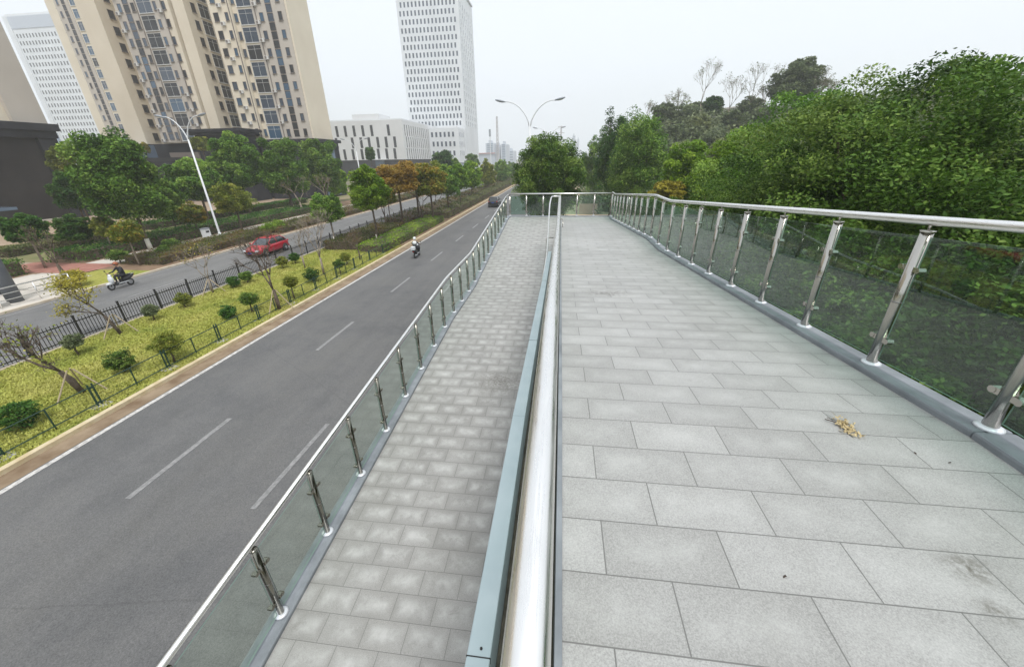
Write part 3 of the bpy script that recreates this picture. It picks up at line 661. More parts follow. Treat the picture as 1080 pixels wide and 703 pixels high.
for i, (px, py, lab) in enumerate(((965, 478, 'tiny dark leaf scrap lying on the paving right of the dry sprig'), (1001, 488, 'tiny dark leaf scrap lying beside the right kerb of the ramp'), (827, 608, 'tiny dark leaf scrap lying on the paving in front of the dry sprig'))):
    q = Vector(ray(px, py)); q = q*(-1.81/q.z)
    o = bpy.data.objects.new('leaf_scrap', leaf_mesh('leaf_scrap', np.array([[0, 0, 0.005], [0.006, 0.003, 0.004]]), 0.024, MT['twig'], 20+i)); C.objects.link(o); o.location = q
    tag(o, lab, 'leaf')

# ================================================================== fences on the median
fb = thing('picket_fence', 'black metal picket fence between the lawn and the far carriageway', 'fence', (-22.85, 4, GZ+0.12))
pk = MB()
for y in np.arange(-12, 60, 0.14): pk.box((-22.85, y, GZ+0.66), (0.02, 0.022, 0.98))
pk.build('pickets', MT['black_metal'], fb)
rl = MB().bx(-22.875, -22.825, -12, 60, GZ+0.26, GZ+0.30).bx(-22.875, -22.825, -12, 60, GZ+0.98, GZ+1.02); rl.build('rail', MT['black_metal'], fb)
pme = MB().box((0, 0, 0.58), (0.07, 0.07, 1.16)).box((0, 0, 1.17), (0.09, 0.09, 0.03)).mesh('post', MT['black_metal'])
for k in range(36): part('post', pme, fb, (0, -16+2.0*k+0.01, 0))
gf = thing('wire_fence', 'low dark green wire fence with paired posts along the kerb of the near carriageway', 'fence', (-15.75, 4, GZ+0.1))
tp = MB().box((-0.0, -0.065, 0.42), (0.045, 0.04, 0.9)).box((0, 0.065, 0.42), (0.045, 0.04, 0.9)).box((0, 0, 0.72), (0.03, 0.09, 0.04)).box((0, 0, 0.15), (0.03, 0.09, 0.04)).mesh('post', MT['green_metal'])
th_ = MB().box((0, 0, 0.38), (0.035, 0.035, 0.74)).mesh('thin_post', MT['green_metal'])
wr = MB()
for k in range(-3, 11):
    y0 = 6.57+2.58*k
    part('post', tp, gf, (0, y0-4, 0)); part('thin_post', th_, gf, (0, y0+1.29-4, 0))
for z in (0.12, 0.76): wr.tube([(-15.75, -3, GZ+0.1+z), (-15.75, 34, GZ+0.1+z)], 0.018, 6)
wr.build('rail', MT['green_metal'], gf)
nb = MB()
for y in np.arange(-3, 34, 0.12): nb.add([(-15.75, y-0.0025, GZ+0.2), (-15.75, y+0.0025, GZ+0.2), (-15.75, y+0.0025, GZ+0.86), (-15.75, y-0.0025, GZ+0.86)], [(0, 1, 2, 3)])
for z in np.arange(0.25, 0.8, 0.12): nb.add([(-15.75, -3, GZ+z-0.0025), (-15.75, 34, GZ+z-0.0025), (-15.75, 34, GZ+z+0.0025), (-15.75, -3, GZ+z+0.0025)], [(0, 1, 2, 3)])
nb.build('wire_mesh', MT['green_metal'], gf)
pv = MB()
for k in range(-3, 11): pv.bx(-15.98, -15.52, 6.57+2.58*k-0.25, 6.57+2.58*k+0.25, GZ+0.05, GZ+0.125)
pv.build('footing', MT['concrete'], gf)

# ------------------------------------------------------------------ clipped shrubs and young trees on the lawn
def on_x(px, py, X): d = ray(px, py); return Vector(d*(X/d[0]))
balls = [  # px, py, radius px, X, label
    (17, 438, 17, -16.9, 'broad clipped shrub low on the lawn at the left edge of the photo'),
    (126, 380, 12, -17.3, 'clipped round shrub right of the leaning bare tree by the wire fence'),
    (175, 361, 14, -16.0, 'large clipped ball shrub on a bare stem touching the wire fence post'),
    (76, 360, 9, -21.0, 'loose grey green shrub behind the leaning bare tree by the picket fence'),
    (158, 327, 7, -21.6, 'small pale green shrub by the picket fence beside the leafy young tree'),
    (193, 315, 7, -21.6, 'small round shrub by the picket fence left of the thin sparse tree'),
    (240, 329, 8, -17.6, 'round clipped shrub in the middle of the lawn below the red car'),
    (262, 315, 8.5, -17.0, 'round clipped shrub on a thin stem in the middle of the lawn'),
    (306, 297, 7, -16.0, 'clipped ball shrub on a dark stem by the fence beside the dark bare tree'),
    (328, 289, 7.5, -17.0, 'low round shrub in the far half of the lawn with a thin stem'),
    (357, 278, 5.5, -16.1, 'small ball shrub on a tall stem behind the wire fence in the far half'),
    (364, 271, 5.5, -17.0, 'small pale ball shrub on a stem near the end of the lawn'),
    (246, 297, 6.5, -21.6, 'shrub at the picket fence just below the front of the red car'),
    (259, 291, 6, -21.6, 'shrub at the picket fence under the front wheel of the red car'),
    (297, 275, 5.5, -21.6, 'shrub at the picket fence below the rear of the red car'),
    (310, 271, 5, -21.6, 'shrub at the picket fence just right of the red car')]
for i, (px, py, rp, X, lab) in enumerate(balls):
    c = on_x(px, py, X); d = depth(c); r = rp*d/F_PX
    make_tree(lab, 'shrub', c.x, c.y, c.z, r, r*0.86, ('f_dark', 'f_camphor', 'f_olive')[i % 3] if i not in (3, 4) else 'f_scrub', 4200, 0.075, 300+i, 90, 0.30, group='clipped shrubs on the median lawn', name='clipped_shrub', inner=0.5, full=1.0, trunk=0.035, base=MZ)
def px_bare(label, px, py, h, seed, **kw):
    q = ray(px, py); q = Vector(q*((MZ)/q[2])); return bare_tree(label, q.x, q.y, MZ, h, seed, **kw)
G_ = 'young pruned trees on the median lawn'
px_bare('leaning bare young tree with spreading crown staked on the near lawn', 88, 414, 3.3, 11, m='f_olive', nleaf=260, leaf=0.10, r=0.075, bark='bark', spread=0.42, levels=5, d0=Vector((-0.28, -0.12, 1)).normalized(), group=G_, stakes=True)
px_bare('young tree with yellow green leaf tufts by the picket fence in front of the scooter', 128, 352, 3.4, 23, m='f_yellow', nleaf=1500, leaf=0.11, r=0.062, bark='bark', spread=0.45, levels=4, d0=Vector((-0.3, -0.1, 1)).normalized(), group=G_, stakes=True)
px_bare('thin sparse young tree with a few yellow leaves by the picket fence', 225, 309, 3.0, 31, m='f_yellow', nleaf=160, leaf=0.10, r=0.05, spread=0.35, levels=4, group=G_, stakes=True)
px_bare('dark leafless young tree with upright twigs standing below the red car', 295, 327, 4.0, 42, r=0.075, bark='bark', spread=0.34, levels=5, group=G_, stakes=True)
px_bare('pale leafless young tree on the far lawn left of the green median tree', 342, 290, 4.2, 53, m='f_olive', nleaf=60, leaf=0.09, r=0.065, spread=0.36, levels=5, group=G_)
px_bare('slim twiggy young tree by the picket fence right of the red car', 322, 283, 3.2, 64, r=0.045, bark='bark_pale', spread=0.32, levels=4, group=G_)
px_bare('small leafless tree with a dark short stem near the far end of the lawn', 380, 274, 2.6, 75, r=0.05, bark='bark', spread=0.4, levels=4, group=G_)

# ------------------------------------------------------------------ hedges on the median and the roadside
hedge('low maroon hedge block at the end of the lawn under the green median trees', -22.3, -18.6, 33.5, 45, 0.9, 'f_maroon', 9000, 0.14, 401, MZ)
hedge('bright green hedge strip at the end of the lawn beside the near kerb', -18.3, -15.7, 32.5, 52, 0.8, 'f_bright', 9000, 0.13, 402, MZ)
hedge('long brownish median hedge beside the near carriageway beyond the green strip', -18.2, -15.7, 52.6, 150, 1.1, 'f_hedge', 14000, 0.22, 403, MZ)
hedge('long dark median hedge under the orange trees', -22.4, -18.9, 46, 150, 1.0, 'f_maroon', 14000, 0.24, 404, MZ)
hedge('far continuation of the median hedge towards the skyline', -22.0, -15.9, 151, 420, 1.2, 'f_hedge', 12000, 0.5, 405, MZ)
hedge('maroon hedge with rounded end beside the red pavers and the far carriageway', -36.9, -32.9, 27.4, 41, 0.8, 'f_maroon', 11000, 0.14, 406)
hedge('mottled green hedge along the far carriageway beyond the lamp post', -37.0, -32.8, 41.6, 100, 0.75, 'f_maroon', 16000, 0.2, 407)
hedge('dark green roadside hedge strip behind the pale path', -45.4, -41.2, 28, 64, 1.1, 'f_dark', 16000, 0.2, 408)
hedge('dark green hedge in front of the brown building left of the red pavers', -45.2, -41.5, 15, 24.4, 1.3, 'f_dark', 8000, 0.17, 409)
hedge('far roadside hedge along the far carriageway near the slotted white building', -37.0, -32.8, 101, 300, 0.9, 'f_hedge', 12000, 0.4, 410)
hedge('clipped green hedge in the weedy strip in front of the gatehouse trees', -55, -52.5, 44, 78, 1.0, 'f_dark', 11000, 0.24, 411)
hedge('second clipped hedge in front of the biggest camphor, towards the brown building', -53, -50.8, 29, 42, 0.9, 'f_hedge', 7000, 0.2, 412)
for i, (px, py, rp, lab) in enumerate(((124, 270, 9, 'rounded green bush on the roadside bed left of the big camphor trunk'), (181, 257, 8, 'rounded green bush on the roadside bed left of the lamp post'), (172, 264, 6, 'small low bush at the foot of the big camphor'), (283, 240, 8, 'bright green bush in the roadside hedge left of the red car roof'), (293, 237, 8, 'bright green bush in the roadside hedge above the red car'), (76, 293, 12, 'yellow green bush on the grass left of the scooter rider'))):
    q = Vector(ray(px, py)); q = q*((GZ+0.7)/q.z); d = depth(q); r = rp*d/F_PX
    make_tree(lab, 'bush', q.x, q.y, q.z, r, r*0.7, 'f_yellow' if i == 5 else 'f_bright' if i in (3, 4) else 'f_camphor', 2600, 0.13, 330+i, 60, 0.34, name='bush', trunk=0.05)

# ------------------------------------------------------------------ trees, left side of the road
RT = 'trees along the left pavement'
px_tree('biggest broad camphor tree on the left with a dense dark crown and whitewashed foot', 131, 196, 48.4, 50.8, 33.5, 'f_left', 64090, 0.28, 1, group=RT, k=150, lime=True, inner=0.5)
px_tree('dark green tree between the brown building and the biggest camphor', 77, 205, 22.0, 21.6, 42, 'f_dark', 24650, 0.30, 2, group=RT)
px_tree('yellowish tree at the corner of the brown building behind the dark green tree', 66, 172, 15.4, 17.3, 52, 'f_olive', 19720, 0.30, 3, group=RT)
px_tree('slim tree close behind the right side of the biggest camphor', 176, 214, 18.7, 23.8, 41, 'f_left', 22185, 0.28, 4, group=RT)
px_tree('dense green tree directly behind the tall left lamp post', 207, 192, 31.9, 25.9, 50, 'f_left', 36975, 0.32, 5, group=RT)
px_tree('rounded green tree in front of the dark gatehouse block', 250, 176, 29.7, 31.3, 57, 'f_left', 39440, 0.33, 6, group=RT)
px_tree('green tree in front of the apartment podium, middle of the three behind the red car', 299, 181, 28.6, 32.4, 62, 'f_left', 39440, 0.35, 7, group=RT)
px_tree('green tree below the right end wall of the beige apartment block', 338, 178, 25.3, 29.2, 70, 'f_left', 34510, 0.37, 8, group=RT)
px_tree('pale loose tree at the right foot of the apartment podium', 352, 192, 14.3, 18.4, 80, 'f_bright', 17255, 0.36, 9, group=RT)
SG = 'small trees in the left planting beds'
px_tree('small maple turning yellow just right of the tall left lamp post', 246, 211, 22.0, 17.3, 43.5, 'f_olive', 22185, 0.21, 10, group=SG, name='small_tree', spread=0.28)
px_tree('small orange tinged tree just left of the tall left lamp post', 203, 227, 16.5, 11.9, 40, 'f_mixed', 13557, 0.21, 11, group=SG, name='small_tree')
px_tree('small flat topped green tree in front of the brown building at the left edge', 27, 243, 26.4, 17.3, 26, 'f_dark', 22185, 0.18, 12, group=SG, name='small_tree', bark='bark_pale')
px_tree('small flat topped green tree beside the red pavers', 78, 243, 24.2, 15.1, 31, 'f_dark', 19720, 0.18, 13, group=SG, name='small_tree', bark='bark_pale')
px_tree('sparse reddish tree with a pale trunk in front of the biggest camphor', 133, 246, 18.7, 14.0, 27.2, 'f_mixed', 5075, 0.18, 14, group=SG, name='small_tree', bark='bark_pale', spread=0.3)
px_tree('slender light green tree left of the sparse reddish tree', 108, 239, 12.1, 14.0, 31, 'f_olive', 7395, 0.19, 15, group=SG, name='small_tree', bark='bark_pale')
bare_tree('nearly leafless young tree on the grass above the pale path', -36.2, 22.9, GZ, 4.2, 16, m='f_olive', nleaf=90, r=0.08, bark='bark', levels=4, group=SG)
for i, (x, y, lab) in enumerate(((-42, 60, 'nearly leafless pinkish tree behind the roadside hedge right of the small maple'), (-41, 66, 'leafless twiggy tree in the plaza edge below the middle camphor'))):
    bare_tree(lab, x, y, GZ, 6, 95+i, m='f_mixed', nleaf=200, leaf=0.16, r=0.1, levels=4, group=SG)
# median
MG = 'trees on the median'
px_tree('thin crowned green tree with a pale trunk at the end of the lawn', 346, 221, 19, 20, 35.3, 'f_left', 9350, 0.21, 17, group=MG, bark='bark_pale', spread=0.22, k=70, lime=True)
px_tree('full green tree standing on the maroon hedge, left end of the median row', 390, 203, 22, 25, 36.5, 'f_bright', 25500, 0.21, 18, group=MG, k=120, lime=True)
px_tree('orange tree in the median row just behind the full green tree', 419, 190, 24, 19, 47, 'f_orange', 22100, 0.25, 19, group=MG, k=110)
px_tree('second orange tree in the median row below the slotted white building', 437, 186, 18, 17, 53, 'f_orange', 15300, 0.27, 20, group=MG)
px_tree('dark green tree with orange top in the middle of the median row', 453, 192, 21, 20, 49.8, 'f_mixed', 22100, 0.25, 21, group=MG, k=110)
px_tree('deep green tree right of the orange topped one in the median row', 471, 194, 15, 18, 59, 'f_left', 15300, 0.28, 22, group=MG)
px_tree('light green tree in the median row left of the yellowing one', 484, 189, 11, 15, 67, 'f_bright', 11900, 0.32, 23, group=MG)
px_tree('fresh green taller tree in the far median row', 497, 187, 13, 15, 82, 'f_bright', 13600, 0.36, 24, group=MG)
px_tree('yellowing tree in the far median row left of the black car', 514, 185, 10, 14, 104, 'f_olive', 10200, 0.42, 25, group=MG)
px_tree('dark green tree at the far end of the median above the black car', 530, 182, 10, 12, 135, 'f_left', 10200, 0.5, 26, group=MG)
px_tree('hazy tree at the vanishing end of the road left of the round tree', 541, 180, 7, 9, 190, 'f_left', 6800, 0.7, 27, group=MG)
px_tree('orange bush like tree low under the deep green median tree', 408, 206, 10, 12, 45, 'f_mixed', 5950, 0.25, 28, group=MG)
for i, (x, y, lab) in enumerate(((-18.2, 50, 'leafless multi stemmed tree under the orange median trees, nearest one'), (-18.6, 57, 'leafless multi stemmed tree under the orange median trees, second one'), (-20.9, 45, 'leafless grey tree between the full green tree and the first orange tree'))):
    bare_tree(lab, x, y, MZ, 5.0, 105+i, m='f_maroon', nleaf=150, leaf=0.16, r=0.09, levels=4, bark='bark', group=MG)
LB = 'trees before the white buildings'
px_tree('dark evergreen in front of the low white annex', 467, 172, 13, 11, 115, 'f_dark', 13600, 0.5, 29, group=LB)
px_tree('small dark evergreen before the blue door of the slotted building', 390, 163, 6, 8, 120, 'f_dark', 8500, 0.45, 40, group=LB)
px_tree('rounded green tree on the left pavement before the annex right corner', 480, 178, 9, 10, 125, 'f_bright', 10200, 0.5, 41, group=LB)
px_tree('hazy green tree at the foot of the tall white tower', 498, 171, 8, 8, 165, 'f_left', 7650, 0.6, 42, group=LB)
px_tree('yellow green tree on the podium terrace between lamp and gatehouse', 212, 153, 14, 8, 76, 'f_olive', 8500, 0.3, 43, group=LB, base=-1.0)
px_tree('small yellow tree on the podium terrace at the foot of the far apartment block', 153, 157, 6, 6, 82, 'f_yellow', 5100, 0.3, 44, group=LB, base=-1.0)

# ------------------------------------------------------------------ trees, right side
RG = 'broad camphor trees along the right side of the ramp'
px_tree('large round dark green tree closing the view at the far end of the landing', 580, 190, 40, 43, 37, 'f_camphor', 90000, 0.17, 51, full=1.0, k=300, group='trees beyond the landing', inner=0.5, spread=0.2)
px_tree('tall pointed green tree with a broad base right of the round tree', 671, 170, 37, 46, 47, 'f_left', 52000, 0.21, 52, full=1.0, k=260, pointed=0.3, group='trees beyond the landing')
px_tree('taller dark tree behind the left side of the pointed green tree', 648, 167, 24, 42, 58, 'f_dark', 30000, 0.26, 53, full=1.0, k=150, pointed=0.25, group='trees beyond the landing')
px_tree('hazy grey green tree left of the dark tree beyond the landing', 628, 176, 15, 32, 74, 'f_left', 18000, 0.32, 54, full=1.0, group='trees beyond the landing')
px_tree('yellow green spreading tree beside the ramp right of the pointed tree', 724, 184, 28, 31, 36, 'f_bright', 34000, 0.18, 55, full=1.0, k=150, group='trees beyond the landing')
px_tree('low yellow shrubby tree peeping over the right railing', 705, 203, 20, 12, 31, 'f_yellow', 8000, 0.17, 56, name='small_tree', group='trees beyond the landing')
px_tree('dark leafy tree behind the low yellow tree', 758, 198, 24, 22, 33, 'f_camphor', 22000, 0.18, 57, full=1.0, group='trees beyond the landing')
rows = [  # X, Y, z of crown centre, rx, rz, label, material
    (10.6, 25.5, -1.9, 3.0, 3.2, 'bright green camphor over the right railing where it bends down', 'f_bright', 32000, 0.15),
    (10.8, 20.3, -1.5, 3.7, 4.0, 'light green camphor left of the tallest crown on the right', 'f_left', 75000, 0.125),
    (10.6, 15.6, -1.7, 4.0, 4.5, 'tallest camphor crown on the right of the photo', 'f_camphor', 100000, 0.12),
    (10.0, 10.8, -2.4, 3.9, 4.2, 'dense camphor rising above the right handrail, second from the right edge', 'f_camphor', 115000, 0.11),
    (10.2, 5.6, -3.0, 3.9, 3.9, 'dense dark camphor filling the right edge of the photo', 'f_camphor', 120000, 0.10),
    (12.0, -1.5, -1.6, 4.2, 4.2, 'camphor just outside the right edge of the photo', 'f_camphor', 30000, 0.16)]
for i, (x, y, z, rx, rz, lab, mm, n, lf_) in enumerate(rows):
    make_tree(lab, 'tree', x, y, z, rx, rz, mm, n, lf_, 60+i, 150, 0.19, RG, inner=0.62, full=1.0)
low = [(7.6, 19, -3.6, 3.0, 2.6, 'low leafy understorey tree behind the glass where the ramp bends'), (8.3, 12.2, -4.0, 3.3, 3.0, 'low leafy understorey tree behind the middle of the right glass railing'),
       (7.6, 7.0, -4.2, 3.2, 2.9, 'dark low understorey tree behind the glass near the right edge'), (7.2, 2.2, -4.4, 3.0, 2.7, 'low understorey tree behind the nearest glass pane'), (6.5, 26, -4.5, 2.6, 2.4, 'low understorey tree beside the far bend of the right railing')]
for i, (x, y, z, rx, rz, lab) in enumerate(low):
    make_tree(lab, 'tree', x, y, z, rx, rz, 'f_camphor', 42000, 0.105, 80+i, 170, 0.18, 'understorey trees beside the ramp', inner=0.4, name='understorey_tree')
# ground cover under them
rgu = np.random.default_rng(12); n = 60000; up_ = np.c_[3.6+14*rgu.random(n)**1.2, -4+38*rgu.random(n), GZ+0.1+0.8*rgu.random(n)**2]
o = bpy.data.objects.new('ground_cover', leaf_mesh('ground_cover', up_, 0.13, MT['f_dark'], 13)); C.objects.link(o); tag(o, 'dark leafy ground cover below the right side trees', 'ground cover', kind='stuff')
# hillside scrub, bare trees and the big tree on the crest
n = 170000; hp_ = []
rgq = np.random.default_rng(14)
kc = 3300; cxy = np.empty((kc, 2))
az = np.radians(rgq.uniform(3, 78, kc)); dd = rgq.uniform(60, 190, kc); cxy[:, 0] = dd*np.sin(az); cxy[:, 1] = dd*np.cos(az)
ci = rgq.integers(0, kc, n); off = rgq.normal(size=(n, 3)); off /= np.linalg.norm(off, axis=1)[:, None]; off *= (rgq.random(n)**0.4)[:, None]
rs = rgq.uniform(0.8, 2.3, kc); cz_ = np.array([hill_z(a, b) for a, b in cxy])
hp_ = np.c_[cxy[ci], cz_[ci]+0.5*rs[ci]] + off*rs[ci][:, None]
ctint = rgq.random(kc)
o = bpy.data.objects.new('hillside_scrub', leaf_mesh('hillside_scrub', hp_, 0.75, MT['f_scrub'], 15, np.clip(ctint[ci]*0.8+0.2*rgq.random(n), 0, 1))); C.objects.link(o); tag(o, 'hazy scrub covering the hillside on the right', 'scrub', kind='stuff')
def hill_at(px, py, Y): p = at(px, py, Y); return p.x, p.y, hill_z(p.x, p.y)
HG = 'trees on the hill crest'
x, y, z = hill_at(836, 110, 95); p = at(836, 90, 95); d = depth(p)
make_tree('big round dark tree standing alone on the hill crest', 'tree', x, y, p.z, 24*d/F_PX, 23*d/F_PX, 'f_scrub', 22000, 0.5, 110, 120, 0.24, HG, base=z)
x, y, z = hill_at(753, 110, 112); p = at(753, 113, 112); d = depth(p)
make_tree('low rounded tree on the hill crest left of the bare trees', 'tree', x, y, p.z, 10*d/F_PX, 10*d/F_PX, 'f_dark', 8000, 0.5, 111, 90, 0.24, HG, base=z)
x, y, z = hill_at(737, 115, 115); p = at(732, 118, 115); d = depth(p)
make_tree('wide pale tree on the hill crest left of the low rounded tree', 'tree', x, y, p.z, 14*d/F_PX, 9*d/F_PX, 'f_scrub', 8000, 0.5, 112, 90, 0.24, HG, base=z)
x, y, z = hill_at(700, 122, 110); p = at(693, 120, 110); d = depth(p)
make_tree('broad grey green tree at the left end of the hill crest', 'tree', x, y, p.z, 13*d/F_PX, 11*d/F_PX, 'f_scrub', 6000, 0.5, 113, 90, 0.28, HG, base=z)
x, y, z = hill_at(775, 150, 70); p = at(775, 160, 70); d = depth(p)
make_tree('pale yellow green rounded tree on the hill slope above the ramp trees', 'tree', x, y, p.z, 24*d/F_PX, 16*d/F_PX, 'f_pale', 16000, 0.4, 114, 140, 0.24, HG, base=min(z, p.z-3))
for i, (px, Y, h, lab) in enumerate(((684, 112, 9, 'leafless tree with a dark knobbly top at the left of the hill crest'), (703, 112, 9, 'leafless tree behind the broad grey green tree on the hill crest'), (716, 114, 8, 'thin leafless tree beside the wide pale tree on the hill crest'), (738, 112, 15, 'tallest bare slender tree on the hill crest'), (768, 108, 10, 'leaning bare tree right of the low rounded tree on the hill crest'), (790, 104, 13, 'pale bare tree left of the big round crest tree'), (803, 102, 9, 'short bare tree just left of the big round crest tree'), (857, 92, 10, 'bare tree right of the big round crest tree'), (872, 90, 9, 'bare tree on the crest beside the tall camphor crown'))):
    x, y, z = hill_at(px, 120, Y); bare_tree(lab, x, y, z-0.3, h*0.78, 120+i, m='f_scrub', nleaf=260, leaf=0.3, r=0.10, levels=5, spread=0.36, group=HG, cat='bare tree', name='bare_tree')
hs_ = [(668, 105, 'f_scrub', 9), (690, 100, 'f_scrub', 11), (712, 96, 'f_scrub', 10), (735, 98, 'f_pale', 11), (700, 88, 'f_scrub', 12), (728, 84, 'f_pale', 13), (752, 88, 'f_scrub', 12), (748, 76, 'f_pale', 14), (790, 86, 'f_scrub', 12), (812, 84, 'f_scrub', 12), (770, 98, 'f_scrub', 10), (800, 96, 'f_scrub', 11), (720, 108, 'f_scrub', 12), (785, 105, 'f_scrub', 12)]
hl_ = ['hazy grey green bush low at the left foot of the hillside', 'hazy grey green tree on the hillside under the broad crest tree', 'hazy tree on the hillside under the thin leafless crest tree', 'pale tree on the hillside under the wide pale crest tree', 'lower hazy tree on the left half of the hillside', 'pale green tree halfway down the hillside above the yellow green ramp tree', 'hazy tree halfway down the hillside right of the pale green one', 'pale green tree low on the hillside above the dark leafy tree', 'hazy tree on the hillside below the pale bare crest tree', 'hazy tree on the hillside below the big round crest tree', 'hazy tree just under the leaning bare crest tree', 'hazy tree just under the short bare crest tree', 'rounded scrub tree on the crest behind the tallest bare tree', 'rounded scrub tree on the crest left of the pale bare tree']
for i, (px, Y, mm, rp) in enumerate(hs_):
    x, y, z = hill_at(px, 140, Y); d = depth((x, y, z+2)); r = rp*d/F_PX
    make_tree(hl_[i], 'tree', x, y, z+r*0.75, r*1.1, r*0.85, mm, 6000, 0.42, 180+i, 90, 0.26, 'hazy trees on the hillside', base=z, full=1.0, name='hillside_tree')
x0, y0, z0 = hill_at(688, 128, 122); x1, y1, z1 = hill_at(800, 124, 116)
wt = thing('retaining_wall', 'long pale low wall running along the hill crest', 'wall', (x0, y0, z0))
MB().prism([(x0, y0), (x1, y1), (x1+0.2, y1+0.6), (x0+0.2, y0+0.6)], [z0-1, z1-1, z1-1, z0-1], [z0+2.6, z1+2.6, z1+2.6, z0+2.6]).build('wall', MT['concrete'], wt)
MB().prism([(x0-.1, y0-.1), (x1+.1, y1-.1), (x1+0.3, y1+0.7), (x0+0.1, y0+0.7)], [z0+2.603, z1+2.603, z1+2.603, z0+2.603], [z0+2.9, z1+2.9, z1+2.9, z0+2.9]).build('wall_cap', MT['pave'], wt)
# pink hoarding and dark fence beside the sandy path beyond the landing
q = Vector(ray(625, 226)); q = q*(GZ/q.z)
ph = thing('hoarding', 'faded pink site hoarding beside the sandy path beyond the landing', 'hoarding', (q.x, q.y, GZ))
MB().bx(q.x-2.0, q.x+0.6, q.y-0.04, q.y+0.04, GZ+0.05, GZ+1.5).build('panel', MT['pink'], ph)
hpm = MB().box((0, 0.085, 0.75), (0.08, 0.08, 1.5)).mesh('post', MT['frame_d'])
for k in range(3): part('post', hpm, ph, (-1.9+1.2*k, 0, 0))
wf = thing('board_fence', 'dark brown post fence along the sandy path right of the pink hoarding', 'fence', (q.x+1.2, q.y+4, GZ))
wpm = MB().box((0, 0, 0.8), (0.12, 0.12, 1.6)).mesh('post', MT['bark'])
for k in range(5): part('post', wpm, wf, (1.5*k, 0.6*k, 0))
MB().prism([(q.x+1.2, q.y+4), (q.x+7.2, q.y+6.4), (q.x+7.2, q.y+6.5), (q.x+1.2, q.y+4.1)], GZ+0.4, GZ+1.2).build('boards', MT['frame_d'], wf)

# ================================================================== street lamps
def street_lamp(label, x, y, h, arm, head_rise, group, base=GZ, both=True):
    t = thing('street_lamp', label, 'street lamp', (x, y, base), 0, group)
    fork = h-1.7
    MB().tube([(0, 0, 0), (0, 0, 0.35), (0, 0, fork)], [0.14, 0.11, 0.075], 12).mat(0).build('pole', MT['white_metal'], t, True, origin=(0, 0, 0))
    MB().tube([(0, 0, 0), (0, 0, 0.05), (0, 0, 0.9), (0, 0, 0.92)], [0.2, 0.16, 0.15, 0.11], 12).build('pole_base', MT['white_metal'], t, True, origin=(0, 0, 0))
    for s in (-1, 1):
        pts = [(s*0.03, 0, fork-0.3)] + [(s*arm*(1-math.cos(a))*0.95+s*0.03, 0, fork+(h-fork)*math.sin(a)) for a in np.linspace(0.15, math.pi/2, 8)]
        pts = [(s*arm*(t_**1.5)+s*0.03, 0, fork-0.3+(h-fork+0.3)*math.sin(t_*math.pi/2)) for t_ in np.linspace(0, 1, 9)]
        MB().tube(pts, [0.06-0.003*k for k in range(9)], 8).build('arm', MT['white_metal'], t, True, origin=(0, 0, 0))
        hb_ = MB().ell((s*(arm+0.42), 0, h+0.06), (0.5, 0.17, 0.09), 14, 8, Matrix.Rotation(-s*R(12), 3, 'Y')).build('lamp_head', MT['lamp_head'], t, True, origin=(0, 0, 0))
        MB().ell((s*(arm+0.46), 0, h+0.02), (0.34, 0.12, 0.07), 12, 6, Matrix.Rotation(-s*R(12), 3, 'Y')).build('lens', MT['lamp_lens'], hb_, True, origin=(0, 0, 0))
    return t
LG = 'twin armed street lamps along the road'
street_lamp('tall white twin armed street lamp in the roadside bed at the left', -36.95, 38.0, 12.0, 1.9, 0.8, LG)
street_lamp('white twin armed street lamp before the slotted white building', -38.6, 75, 11.5, 1.9, 0.8, LG)
street_lamp('tall grey twin armed street lamp rising behind the round tree in the middle', -3.0, 38.6, 12.3, 2.2, 1.2, LG)
street_lamp('smaller farther twin armed street lamp right of the round tree top', -2.6, 80, 12.8, 2.2, 1.2, LG)

# ================================================================== vehicles
def loft(mb, rings):
    n = len(rings[0]); b = len(mb.v)
    for rg_ in rings: mb.v += [tuple(p) for p in rg_]
    for i in range(len(rings)-1):
        for k in range(n): mb.f.append([b+i*n+k, b+i*n+(k+1) % n, b+(i+1)*n+(k+1) % n, b+(i+1)*n+k]); mb.m.append(mb.k)
    mb.f.append([b+k for k in range(n)]); mb.m.append(mb.k); mb.f.append([b+(len(rings)-1)*n+k for k in range(n)]); mb.m.append(mb.k)
def sec(y, w, z0, z1, crown=0.0):
    return [(-w*0.86, y, z0), (-w*0.98, y, z0+0.12), (-w, y, z0+(z1-z0)*0.55), (-w*0.95, y, z1-0.05), (-w*0.78, y, z1+0.01), (0, y, z1+crown),
            (w*0.78, y, z1+0.01), (w*0.95, y, z1-0.05), (w, y, z0+(z1-z0)*0.55), (w*0.98, y, z0+0.12), (w*0.86, y, z0)]
